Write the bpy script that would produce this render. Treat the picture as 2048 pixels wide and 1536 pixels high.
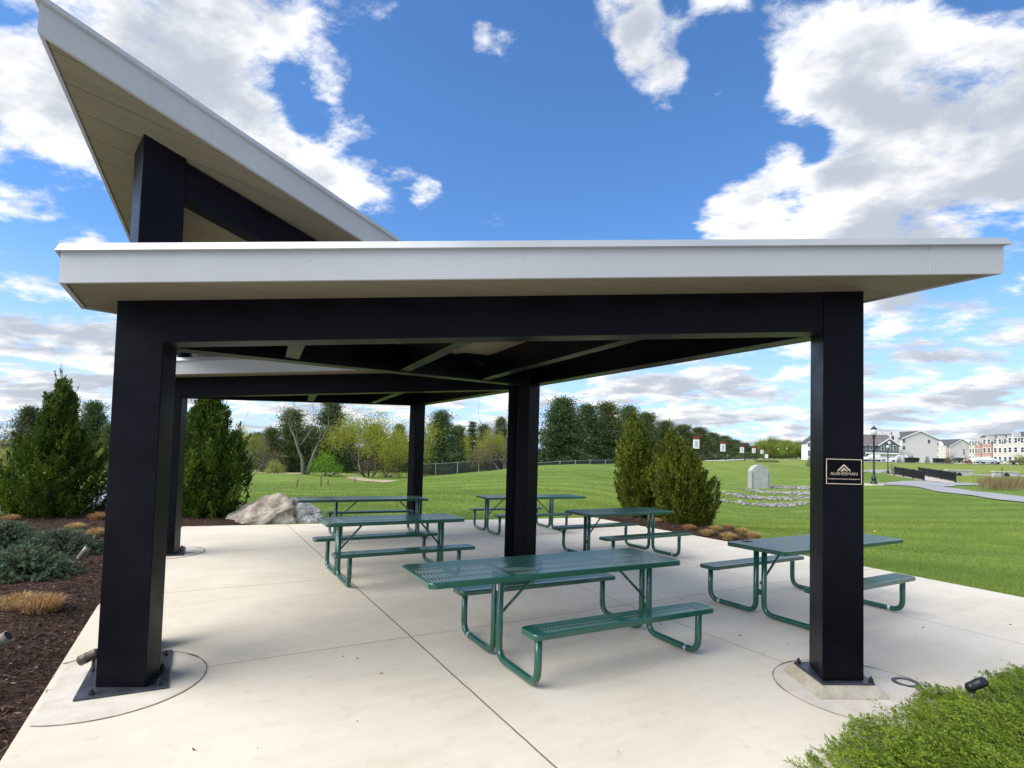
import bpy, bmesh, math, random
import numpy as np
from mathutils import Vector, Matrix, noise as mnoise

for o in list(bpy.data.objects):
    bpy.data.objects.remove(o)
C = bpy.context.scene
COL = C.collection
R = math.radians
rng = np.random.default_rng(11)
random.seed(5)

# ------------------------------------------------------------------ camera
CAM_H = 1.791
F, PITCH, ROLL, CX, CY = 1099.76, 0.042, 0.027, 1024.2, 860.55   # in pixels of the 2048-wide photograph
cd = bpy.data.cameras.new("camera")
cam = bpy.data.objects.new("camera", cd)
COL.objects.link(cam)
cd.sensor_width = 36.0
cd.lens = 36.0 * F / 2048.0
cd.shift_y = (CY - 768.0) / 2048.0
cd.clip_start, cd.clip_end = 0.05, 5000.0
cam.matrix_world = Matrix.Translation((0, 0, CAM_H)) @ Matrix.Rotation(math.pi / 2 + PITCH, 4, 'X') @ Matrix.Rotation(ROLL, 4, 'Z')
C.camera = cam

_cp, _sp = math.cos(PITCH), math.sin(PITCH)
def ray(px, py):
    """World direction of a photograph pixel (y component 1 = distance ahead)."""
    a, b = px - CX, py - CY
    u = math.cos(ROLL) * a + math.sin(ROLL) * b
    w = -math.sin(ROLL) * a + math.cos(ROLL) * b
    q = np.array([u / F, 1.0, -w / F])
    Rm = np.array([[1, 0, 0], [0, _cp, -_sp], [0, _sp, _cp]])
    d = Rm @ q
    return d / d[1]
def at(px, py, depth):
    return ray(px, py) * depth + np.array([0, 0, CAM_H])
def gz(px, py, z=0.0):
    d = ray(px, py)
    return d * ((z - CAM_H) / d[2]) + np.array([0, 0, CAM_H])

# ------------------------------------------------------------------ sun, sky, exposure
SUN_AZ, SUN_EL = R(-118.0), R(46.0)          # azimuth clockwise from +Y
sun_dir = Vector((math.sin(SUN_AZ) * math.cos(SUN_EL), math.cos(SUN_AZ) * math.cos(SUN_EL), math.sin(SUN_EL)))
sl = bpy.data.lights.new("sun", 'SUN')
sl.energy = 3.0
sl.angle = R(60.0)
sl.color = (1.0, 0.95, 0.87)
so = bpy.data.objects.new("sun", sl)
COL.objects.link(so)
so.rotation_euler = sun_dir.to_track_quat('Z', 'Y').to_euler()

C.view_settings.view_transform = 'Standard'
C.view_settings.look = 'None'
C.view_settings.gamma = 1.0
C.view_settings.exposure = 0.90

W = bpy.data.worlds.new("World")
C.world = W
W.use_nodes = True
nt = W.node_tree
nt.nodes.clear()
def N(tree, typ, **kw):
    n = tree.nodes.new(typ)
    for k, v in kw.items():
        if k == 'inp':
            for kk, vv in v.items():
                n.inputs[kk].default_value = vv
        else:
            setattr(n, k, v)
    return n
def mth(tree, op, a, b=None, c=None, clamp=False):
    n = tree.nodes.new('ShaderNodeMath')
    n.operation = op
    n.use_clamp = clamp
    for i, v in enumerate((a, b, c)):
        if v is None:
            continue
        if isinstance(v, (int, float)):
            n.inputs[i].default_value = v
        else:
            tree.links.new(v, n.inputs[i])
    return n.outputs[0]
def smooth(tree, v, lo, hi, a=0.0, b=1.0):
    n = tree.nodes.new('ShaderNodeMapRange')
    n.interpolation_type = 'SMOOTHSTEP'
    n.inputs['From Min'].default_value = lo
    n.inputs['From Max'].default_value = hi
    n.inputs['To Min'].default_value = a
    n.inputs['To Max'].default_value = b
    tree.links.new(v, n.inputs['Value'])
    return n.outputs[0]
def mixc(tree, fac, a, b, blend='MIX'):
    n = tree.nodes.new('ShaderNodeMix')
    n.data_type = 'RGBA'
    n.blend_type = blend
    for i, v in ((0, fac), (6, a), (7, b)):
        if isinstance(v, (int, float)):
            n.inputs[i].default_value = v
        elif isinstance(v, tuple):
            n.inputs[i].default_value = v if len(v) == 4 else v + (1.0,)
        else:
            tree.links.new(v, n.inputs[i])
    return n.outputs[2]

def build_sky():
    L = nt.links
    sky = N(nt, 'ShaderNodeTexSky')
    sky.sky_type = 'NISHITA'
    sky.sun_disc = False
    sky.sun_elevation = SUN_EL
    sky.sun_rotation = SUN_AZ
    sky.altitude = 0.0
    sky.air_density = 1.0
    sky.dust_density = 0.3
    sky.ozone_density = 3.0
    tc = N(nt, 'ShaderNodeTexCoord')
    sep = N(nt, 'ShaderNodeSeparateXYZ')
    L.new(tc.outputs['Generated'], sep.inputs[0])
    z = mth(nt, 'MAXIMUM', sep.outputs[2], 0.0)
    den = mth(nt, 'ADD', z, 0.19)
    cx = mth(nt, 'DIVIDE', sep.outputs[0], den)
    cy = mth(nt, 'DIVIDE', sep.outputs[1], den)
    comb = N(nt, 'ShaderNodeCombineXYZ')
    L.new(cx, comb.inputs[0]); L.new(cy, comb.inputs[1])
    # wind shear: clouds run in slanted banks
    mp = N(nt, 'ShaderNodeMapping')
    mp.inputs['Rotation'].default_value = (0, 0, R(35))
    mp.inputs['Scale'].default_value = (1.0, 1.2, 1.0)
    mp.inputs['Location'].default_value = (3.7, 1.9, 0.4)
    L.new(comb.outputs[0], mp.inputs[0])
    n1 = N(nt, 'ShaderNodeTexNoise', inp={'Scale': 2.5, 'Detail': 14.0, 'Roughness': 0.62, 'Distortion': 0.15})
    L.new(mp.outputs[0], n1.inputs['Vector'])
    n2 = N(nt, 'ShaderNodeTexNoise', inp={'Scale': 2.2, 'Detail': 9.0, 'Roughness': 0.55, 'Distortion': 0.1})
    mp2 = N(nt, 'ShaderNodeMapping')
    mp2.inputs['Location'].default_value = (8.3, -2.2, 1.0)
    L.new(mp.outputs[0], mp2.inputs[0])
    L.new(mp2.outputs[0], n2.inputs['Vector'])
    # the same field a little nearer the sun: the difference shades the billows
    mp3 = N(nt, 'ShaderNodeMapping')
    mp3.inputs['Location'].default_value = (-0.085, -0.045, 0.0)
    L.new(mp.outputs[0], mp3.inputs[0])
    n3 = N(nt, 'ShaderNodeTexNoise', inp={'Scale': 2.5, 'Detail': 7.0, 'Roughness': 0.56, 'Distortion': 0.15})
    L.new(mp3.outputs[0], n3.inputs['Vector'])
    # banks of cloud and open blue, by direction
    def blob(px, py, rin, rout, w):
        d = Vector(ray(px, py)).normalized()
        dp = N(nt, 'ShaderNodeVectorMath', operation='DOT_PRODUCT')
        L.new(tc.outputs['Generated'], dp.inputs[0])
        dp.inputs[1].default_value = d
        return smooth(nt, dp.outputs['Value'], math.cos(R(rout)), math.cos(R(rin)), 0.0, w)
    dens = mth(nt, 'MULTIPLY_ADD', mth(nt, 'SUBTRACT', n1.outputs['Fac'], 0.5), 1.75, 0.5)
    # ragged, eroded rims
    n4 = N(nt, 'ShaderNodeTexNoise', inp={'Scale': 7.5, 'Detail': 9.0, 'Roughness': 0.62, 'Distortion': 0.35})
    L.new(mp.outputs[0], n4.inputs['Vector'])
    dens = mth(nt, 'ADD', dens, mth(nt, 'MULTIPLY', mth(nt, 'SUBTRACT', n4.outputs['Fac'], 0.5), 0.42))
    for b in SKY_BLOBS:
        dens = mth(nt, 'ADD', dens, blob(*b))
    low = smooth(nt, sep.outputs[2], 0.36, 0.10, 0.0, 0.085)
    dens = mth(nt, 'ADD', dens, low)
    alpha = smooth(nt, dens, 0.45, 0.71)
    thick = mth(nt, 'ADD', dens, mth(nt, 'MULTIPLY', mth(nt, 'SUBTRACT', n2.outputs['Fac'], 0.5), 1.5))
    thick = mth(nt, 'ADD', thick, smooth(nt, sep.outputs[2], 0.34, 0.06, 0.0, 0.13))
    for b in GREY_BLOBS:
        thick = mth(nt, 'ADD', thick, blob(*b))
    thick = mth(nt, 'ADD', thick, mth(nt, 'MULTIPLY', mth(nt, 'SUBTRACT', n3.outputs['Fac'], n1.outputs['Fac']), 2.2))
    g = smooth(nt, thick, 0.50, 1.10)
    ccol = mixc(nt, g, (7.7, 7.65, 7.6), (3.5, 3.85, 4.45))
    tint = mixc(nt, 1.0, sky.outputs[0], (0.70, 1.04, 1.36), 'MULTIPLY')
    # paler towards the horizon
    hz = smooth(nt, sep.outputs[2], 0.34, 0.0, 0.0, 0.75)
    tint = mixc(nt, hz, tint, (4.3, 5.6, 7.5))
    col = mixc(nt, alpha, tint, ccol)
    bg = N(nt, 'ShaderNodeBackground')
    bg.inputs['Strength'].default_value = 0.085
    L.new(col, bg.inputs['Color'])
    out = N(nt, 'ShaderNodeOutputWorld')
    L.new(bg.outputs[0], out.inputs['Surface'])
SKY_BLOBS = [   # photograph pixel the direction is read from, inner and outer radius in degrees, weight
    (1060, 260, 4, 26, -0.30), (1200, 430, 2, 12, -0.20), (940, 120, 2, 12, -0.12), (1560, 310, 0, 4.5, -0.34), (1430, 300, 0, 4.5, -0.20), (1660, 262, 0, 3, -0.24), (1930, 95, 0, 5, -0.16), (1780, 190, 0, 2.5, -0.14), (1430, 95, 0, 3.5, -0.24), (1500, 150, 0, 2.5, -0.22), (1640, 140, 0, 2, -0.12), (560, 165, 0, 3.5, -0.12), (620, 235, 0, 2.5, -0.18), (500, 70, 0, 2.5, -0.14), (700, 60, 0, 4, -0.14),
    (330, 130, 0, 17, 0.13), (560, 260, 0, 10, 0.11), (730, 350, 0, 9, 0.17), (120, 300, 1, 14, 0.10), (660, 130, 0, 7, 0.10), (600, 20, 0, 5, -0.05),
    (60, 560, 0, 6, -0.22), (190, 500, 0, 5, -0.14), (600, 170, 0, 3, -0.10),
    (1880, 360, 1, 15, 0.20), (1700, 200, 0, 9, 0.16), (1600, 420, 0, 9, 0.20), (1450, 460, 0, 6, 0.24), (110, 650, 1, 10, 0.12), (1330, 740, 1, 9, 0.08), (1315, 95, 0, 4.2, 0.34), (1380, 190, 0, 4, 0.20), (1250, 15, 0, 3.5, 0.30), (1440, 15, 0, 3, 0.26), (1700, 50, 0, 8, 0.16),
    (1960, 580, 0, 6, -0.20), (1800, 610, 0, 5, -0.14), (1000, 85, 0, 3.4, 0.36), (985, 468, 0, 3.4, 0.36), (866, 402, 0, 2.6, 0.24), (925, 50, 0, 3.0, 0.24), (1540, 340, 0, 3.0, 0.24), (1900, 720, 2, 10, 0.08),
]
GREY_BLOBS = [(1930, 420, 1, 13, 0.32), (330, 60, 1, 11, 0.16), (60, 330, 1, 12, 0.14), (700, 330, 1, 10, -0.16), (1600, 430, 1, 7, -0.16), (1700, 150, 1, 9, -0.12), (100, 680, 2, 13, 0.10), (1900, 800, 2, 12, 0.06)]
build_sky()

# ------------------------------------------------------------------ materials
def new_mat(name):
    m = bpy.data.materials.new(name)
    m.use_nodes = True
    t = m.node_tree
    p = t.nodes['Principled BSDF']
    return m, t, p
def setp(p, **kw):
    for k, v in kw.items():
        k = k.replace('_', ' ')
        if isinstance(v, tuple) and len(v) == 3:
            v = v + (1.0,)
        p.inputs[k].default_value = v
def simple(name, c1, c2=None, scale=8.0, rough=0.6, metal=0.0, bump=0.0, bscale=60.0, detail=5.0, spec=0.5, coat=0.0, object_rand=0.0):
    m, t, p = new_mat(name)
    setp(p, Roughness=rough, Metallic=metal)
    p.inputs['Specular IOR Level'].default_value = spec
    p.inputs['Coat Weight'].default_value = coat
    p.inputs['Coat Roughness'].default_value = 0.14 if coat == 0.65 else 0.03
    tc = N(t, 'ShaderNodeTexCoord')
    if c2 is None:
        setp(p, Base_Color=c1)
        p.inputs['Base Color'].default_value = tuple(c1) + (1.0,)
    else:
        n = N(t, 'ShaderNodeTexNoise', inp={'Scale': scale, 'Detail': detail, 'Roughness': 0.6})
        t.links.new(tc.outputs['Object'], n.inputs['Vector'])
        col = mixc(t, smooth(t, n.outputs['Fac'], 0.32, 0.68), tuple(c1), tuple(c2))
        t.links.new(col, p.inputs['Base Color'])
    if bump:
        nb = N(t, 'ShaderNodeTexNoise', inp={'Scale': bscale, 'Detail': 4.0})
        t.links.new(tc.outputs['Object'], nb.inputs['Vector'])
        b = N(t, 'ShaderNodeBump', inp={'Strength': bump, 'Distance': 0.02})
        t.links.new(nb.outputs['Fac'], b.inputs['Height'])
        t.links.new(b.outputs[0], p.inputs['Normal'])
    return m
def leafy(name, c1, c2, trans=0.3, rough=0.6, hue_var=0.12, tone=False):
    """Foliage: each leaf takes its own tone between c1 and c2; a little light passes through."""
    m, t, p = new_mat(name)
    geo = N(t, 'ShaderNodeNewGeometry')
    oi = N(t, 'ShaderNodeObjectInfo')
    fac = geo.outputs['Random Per Island']
    if tone:        # a spray of leaves shares one tone
        at_ = N(t, 'ShaderNodeAttribute', attribute_name='tone')
        fac = mth(t, 'ADD', mth(t, 'MULTIPLY', fac, 0.35), mth(t, 'MULTIPLY', at_.outputs['Fac'], 0.65))
    col = mixc(t, fac, tuple(c1), tuple(c2))
    hsv = N(t, 'ShaderNodeHueSaturation')
    t.links.new(col, hsv.inputs['Color'])
    t.links.new(mth(t, 'MULTIPLY_ADD', oi.outputs['Random'], hue_var * 2, 1.0 - hue_var), hsv.inputs['Value'])
    t.links.new(mth(t, 'MULTIPLY_ADD', oi.outputs['Random'], 0.03, 0.485), hsv.inputs['Hue'])
    t.links.new(hsv.outputs[0], p.inputs['Base Color'])
    setp(p, Roughness=rough)
    p.inputs['Specular IOR Level'].default_value = 0.25
    tr = N(t, 'ShaderNodeBsdfTranslucent')
    t.links.new(hsv.outputs[0], tr.inputs['Color'])
    mx = N(t, 'ShaderNodeMixShader')
    mx.inputs[0].default_value = trans
    out = t.nodes['Material Output']
    t.links.new(p.outputs[0], mx.inputs[1]); t.links.new(tr.outputs[0], mx.inputs[2])
    t.links.new(mx.outputs[0], out.inputs['Surface'])
    return m

UX, UY = 0.869, 0.494          # direction of the pad's joints (u), v is at right angles
def concrete_mat():
    m, t, p = new_mat("concrete")
    tc = N(t, 'ShaderNodeTexCoord')
    L = t.links
    n1 = N(t, 'ShaderNodeTexNoise', inp={'Scale': 0.7, 'Detail': 6.0, 'Roughness': 0.6})
    n2 = N(t, 'ShaderNodeTexNoise', inp={'Scale': 7.0, 'Detail': 8.0, 'Roughness': 0.65})
    mp = N(t, 'ShaderNodeMapping')          # broom and trowel streaks along u
    mp.inputs['Rotation'].default_value = (0, 0, -math.atan2(UY, UX))
    mp2 = N(t, 'ShaderNodeMapping')
    mp2.inputs['Scale'].default_value = (0.6, 5.0, 1.0)
    n3 = N(t, 'ShaderNodeTexNoise', inp={'Scale': 1.2, 'Detail': 5.0, 'Roughness': 0.6})
    for n in (n1, n2):
        L.new(tc.outputs['Object'], n.inputs['Vector'])
    L.new(tc.outputs['Object'], mp.inputs[0]); L.new(mp.outputs[0], mp2.inputs[0]); L.new(mp2.outputs[0], n3.inputs['Vector'])
    c = mixc(t, smooth(t, n1.outputs['Fac'], 0.35, 0.65), (0.585, 0.520, 0.405), (0.655, 0.595, 0.484))
    c = mixc(t, smooth(t, n3.outputs['Fac'], 0.36, 0.62, 0.0, 0.35), c, (0.72, 0.645, 0.515))
    c = mixc(t, smooth(t, n2.outputs['Fac'], 0.52, 0.75, 0.0, 0.30), c, (0.40, 0.34, 0.26))
    n4 = N(t, 'ShaderNodeTexNoise', inp={'Scale': 90.0, 'Detail': 3.0})
    L.new(tc.outputs['Object'], n4.inputs['Vector'])
    c = mixc(t, smooth(t, n4.outputs['Fac'], 0.55, 0.75, 0.0, 0.25), c, (0.42, 0.38, 0.31))
    # sawn joints: dark narrow grooves
    s = N(t, 'ShaderNodeSeparateXYZ')
    L.new(tc.outputs['Object'], s.inputs[0])
    u = mth(t, 'ADD', mth(t, 'MULTIPLY', s.outputs[0], UX), mth(t, 'MULTIPLY', s.outputs[1], UY))
    v = mth(t, 'SUBTRACT', mth(t, 'MULTIPLY', s.outputs[1], UX), mth(t, 'MULTIPLY', s.outputs[0], UY))
    wob = mth(t, 'MULTIPLY', mth(t, 'SUBTRACT', n2.outputs['Fac'], 0.5), 0.012)
    jm = None
    for coord, vals in ((u, (1.86, 4.60, 7.34)), (v, (5.13, 7.86, 10.6))):
        for k in vals:
            wd = 0.006 if k == 1.86 else 0.004
            d = mth(t, 'ABSOLUTE', mth(t, 'SUBTRACT', mth(t, 'ADD', coord, wob), k))
            j = smooth(t, d, wd * 1.7, wd * 0.7)
            jm = j if jm is None else mth(t, 'MAXIMUM', jm, j)
    stain = None
    c = mixc(t, mth(t, 'MULTIPLY', jm, 0.85), c, (0.12, 0.085, 0.055))
    L.new(c, p.inputs['Base Color'])
    setp(p, Roughness=0.75)
    b = N(t, 'ShaderNodeBump', inp={'Strength': 0.25, 'Distance': 0.004})
    hgt = mth(t, 'SUBTRACT', mth(t, 'ADD', n2.outputs['Fac'], mth(t, 'MULTIPLY', n4.outputs['Fac'], 0.5)), mth(t, 'MULTIPLY', jm, 3.0))
    L.new(hgt, b.inputs['Height']); L.new(b.outputs[0], p.inputs['Normal'])
    return m
def lawn_mat():
    m, t, p = new_mat("lawn")
    L = t.links
    tc = N(t, 'ShaderNodeTexCoord')
    def noi(s, d=6.0, sc=(1, 1, 1)):
        mp = N(t, 'ShaderNodeMapping')
        mp.inputs['Scale'].default_value = sc
        L.new(tc.outputs['Object'], mp.inputs[0])
        n = N(t, 'ShaderNodeTexNoise', inp={'Scale': s, 'Detail': d, 'Roughness': 0.65})
        L.new(mp.outputs[0], n.inputs['Vector'])
        return n.outputs['Fac']
    big, mid, fine, tiny = noi(0.06), noi(0.45), noi(4.0, 8), noi(28.0, 6)
    c = mixc(t, smooth(t, big, 0.36, 0.62), (0.140, 0.208, 0.026), (0.208, 0.268, 0.038))
    c = mixc(t, smooth(t, mid, 0.35, 0.7, 0.0, 0.6), c, (0.068, 0.135, 0.013))
    c = mixc(t, smooth(t, fine, 0.45, 0.72, 0.0, 0.5), c, (0.175, 0.240, 0.034))
    c = mixc(t, smooth(t, tiny, 0.5, 0.75, 0.0, 0.55), c, (0.045, 0.11, 0.010))
    # mowing passes
    s = N(t, 'ShaderNodeSeparateXYZ')
    L.new(tc.outputs['Object'], s.inputs[0])
    st = mth(t, 'ADD', mth(t, 'MULTIPLY', s.outputs[1], 0.9), mth(t, 'MULTIPLY', s.outputs[0], 0.35))
    st = mth(t, 'SINE', mth(t, 'ADD', mth(t, 'MULTIPLY', st, 2.6), mth(t, 'MULTIPLY', mid, 5.0)))
    c = mixc(t, smooth(t, st, -0.4, 0.8, 0.0, 0.42), c, (0.058, 0.118, 0.011))
    # sunlit strip beyond the roads: the sunlight is put into the colour
    far = mth(t, 'ADD', s.outputs[1], mth(t, 'MULTIPLY', big, 60.0))
    c = mixc(t, smooth(t, far, 85.0, 130.0, 0.0, 0.6), c, (0.22, 0.25, 0.045))
    L.new(c, p.inputs['Base Color'])
    setp(p, Roughness=0.8)
    p.inputs['Specular IOR Level'].default_value = 0.2
    b = N(t, 'ShaderNodeBump', inp={'Strength': 0.6, 'Distance': 0.05})
    L.new(mth(t, 'ADD', fine, tiny), b.inputs['Height']); L.new(b.outputs[0], p.inputs['Normal'])
    return m
def soffit_mat():
    m, t, p = new_mat("soffit_boards")
    L = t.links
    tc = N(t, 'ShaderNodeTexCoord')
    s = N(t, 'ShaderNodeSeparateXYZ')
    L.new(tc.outputs['Object'], s.inputs[0])
    v = mth(t, 'SUBTRACT', mth(t, 'MULTIPLY', s.outputs[1], UX), mth(t, 'MULTIPLY', s.outputs[0], UY))
    u = mth(t, 'ADD', mth(t, 'MULTIPLY', s.outputs[0], UX), mth(t, 'MULTIPLY', s.outputs[1], UY))
    fr = mth(t, 'FRACT', mth(t, 'MULTIPLY', v, 3.6))
    seam = smooth(t, mth(t, 'ABSOLUTE', mth(t, 'SUBTRACT', fr, 0.5)), 0.022, 0.008)
    brd = mth(t, 'FLOOR', mth(t, 'MULTIPLY', v, 3.6))
    wn = N(t, 'ShaderNodeTexWhiteNoise', noise_dimensions='1D')
    L.new(brd, wn.inputs['W'])
    cb = N(t, 'ShaderNodeCombineXYZ')
    L.new(mth(t, 'MULTIPLY', u, 1.2), cb.inputs[0]); L.new(mth(t, 'MULTIPLY', v, 14.0), cb.inputs[1])
    n = N(t, 'ShaderNodeTexNoise', inp={'Scale': 1.0, 'Detail': 6.0, 'Roughness': 0.6})
    L.new(cb.outputs[0], n.inputs['Vector'])
    c = mixc(t, n.outputs['Fac'], (0.165, 0.140, 0.085), (0.235, 0.205, 0.135))
    c = mixc(t, mth(t, 'MULTIPLY', wn.outputs['Value'], 0.25), c, (0.15, 0.125, 0.075))
    c = mixc(t, mth(t, 'MULTIPLY', seam, 0.7), c, (0.06, 0.048, 0.03))
    L.new(c, p.inputs['Base Color'])
    setp(p, Roughness=0.65)
    b = N(t, 'ShaderNodeBump', inp={'Strength': 0.3, 'Distance': 0.004})
    L.new(mth(t, 'SUBTRACT', 1.0, seam), b.inputs['Height']); L.new(b.outputs[0], p.inputs['Normal'])
    return m
def mulch_mat():
    m = simple("mulch", (0.016, 0.008, 0.005), (0.062, 0.032, 0.021), scale=22.0, rough=0.9, bump=1.0, bscale=40.0, detail=8.0, spec=0.2)
    return m
def facade_mat(name, c1, c2, per=5.0, strength=0.35):
    """Lap siding: fine horizontal shadow lines."""
    m, t, p = new_mat(name)
    L = t.links
    tc = N(t, 'ShaderNodeTexCoord')
    s = N(t, 'ShaderNodeSeparateXYZ')
    L.new(tc.outputs['Object'], s.inputs[0])
    fr = mth(t, 'FRACT', mth(t, 'MULTIPLY', s.outputs[2], per))
    n = N(t, 'ShaderNodeTexNoise', inp={'Scale': 0.8, 'Detail': 5.0})
    L.new(tc.outputs['Object'], n.inputs['Vector'])
    c = mixc(t, n.outputs['Fac'], tuple(c1), tuple(c2))
    L.new(c, p.inputs['Base Color'])
    setp(p, Roughness=0.7)
    b = N(t, 'ShaderNodeBump', inp={'Strength': strength, 'Distance': 0.02})
    L.new(fr, b.inputs['Height']); L.new(b.outputs[0], p.inputs['Normal'])
    return m
def streaked(name):
    m, t, p = new_mat(name)
    L = t.links
    tc = N(t, 'ShaderNodeTexCoord')
    mp = N(t, 'ShaderNodeMapping')
    mp.inputs['Scale'].default_value = (7.0, 7.0, 0.5)
    L.new(tc.outputs['Object'], mp.inputs[0])
    a = N(t, 'ShaderNodeTexNoise', inp={'Scale': 1.0, 'Detail': 7.0, 'Roughness': 0.65})
    L.new(mp.outputs[0], a.inputs['Vector'])
    b = N(t, 'ShaderNodeTexNoise', inp={'Scale': 0.9, 'Detail': 3.0})
    L.new(tc.outputs['Object'], b.inputs['Vector'])
    v = N(t, 'ShaderNodeTexNoise', inp={'Scale': 26.0, 'Detail': 2.0})
    L.new(tc.outputs['Object'], v.inputs['Vector'])
    c = mixc(t, smooth(t, b.outputs['Fac'], 0.35, 0.65), (0.375, 0.376, 0.374), (0.41, 0.411, 0.409))
    c = mixc(t, smooth(t, a.outputs['Fac'], 0.52, 0.78, 0.0, 0.35), c, (0.32, 0.31, 0.29))
    c = mixc(t, smooth(t, v.outputs['Fac'], 0.735, 0.76, 0.0, 0.6), c, (0.28, 0.26, 0.23))
    L.new(c, p.inputs['Base Color'])
    setp(p, Roughness=0.5)
    bp = N(t, 'ShaderNodeBump', inp={'Strength': 0.12, 'Distance': 0.02})
    L.new(b.outputs['Fac'], bp.inputs['Height']); L.new(bp.outputs[0], p.inputs['Normal'])
    return m
def steel_mat():
    m, t, p = new_mat('dark_steel')
    L = t.links
    tc = N(t, 'ShaderNodeTexCoord')
    a = N(t, 'ShaderNodeTexNoise', inp={'Scale': 2.2, 'Detail': 7.0, 'Roughness': 0.65})
    v = N(t, 'ShaderNodeTexNoise', inp={'Scale': 55.0, 'Detail': 3.0})
    f = N(t, 'ShaderNodeTexNoise', inp={'Scale': 320.0, 'Detail': 2.0})
    for n in (a, v, f):
        L.new(tc.outputs['Object'], n.inputs['Vector'])
    c = mixc(t, smooth(t, a.outputs['Fac'], 0.35, 0.7), (0.0022, 0.0020, 0.0042), (0.0048, 0.0044, 0.0078))
    c = mixc(t, smooth(t, v.outputs['Fac'], 0.68, 0.74, 0.0, 0.12), c, (0.05, 0.047, 0.043))
    L.new(c, p.inputs['Base Color'])
    p.inputs['Specular IOR Level'].default_value = 0.10
    L.new(smooth(t, a.outputs['Fac'], 0.3, 0.7, 0.27, 0.42), p.inputs['Roughness'])
    b = N(t, 'ShaderNodeBump', inp={'Strength': 0.12, 'Distance': 0.01})
    L.new(mth(t, 'ADD', f.outputs['Fac'], mth(t, 'MULTIPLY', a.outputs['Fac'], 2.0)), b.inputs['Height']); L.new(b.outputs[0], p.inputs['Normal'])
    return m
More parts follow.
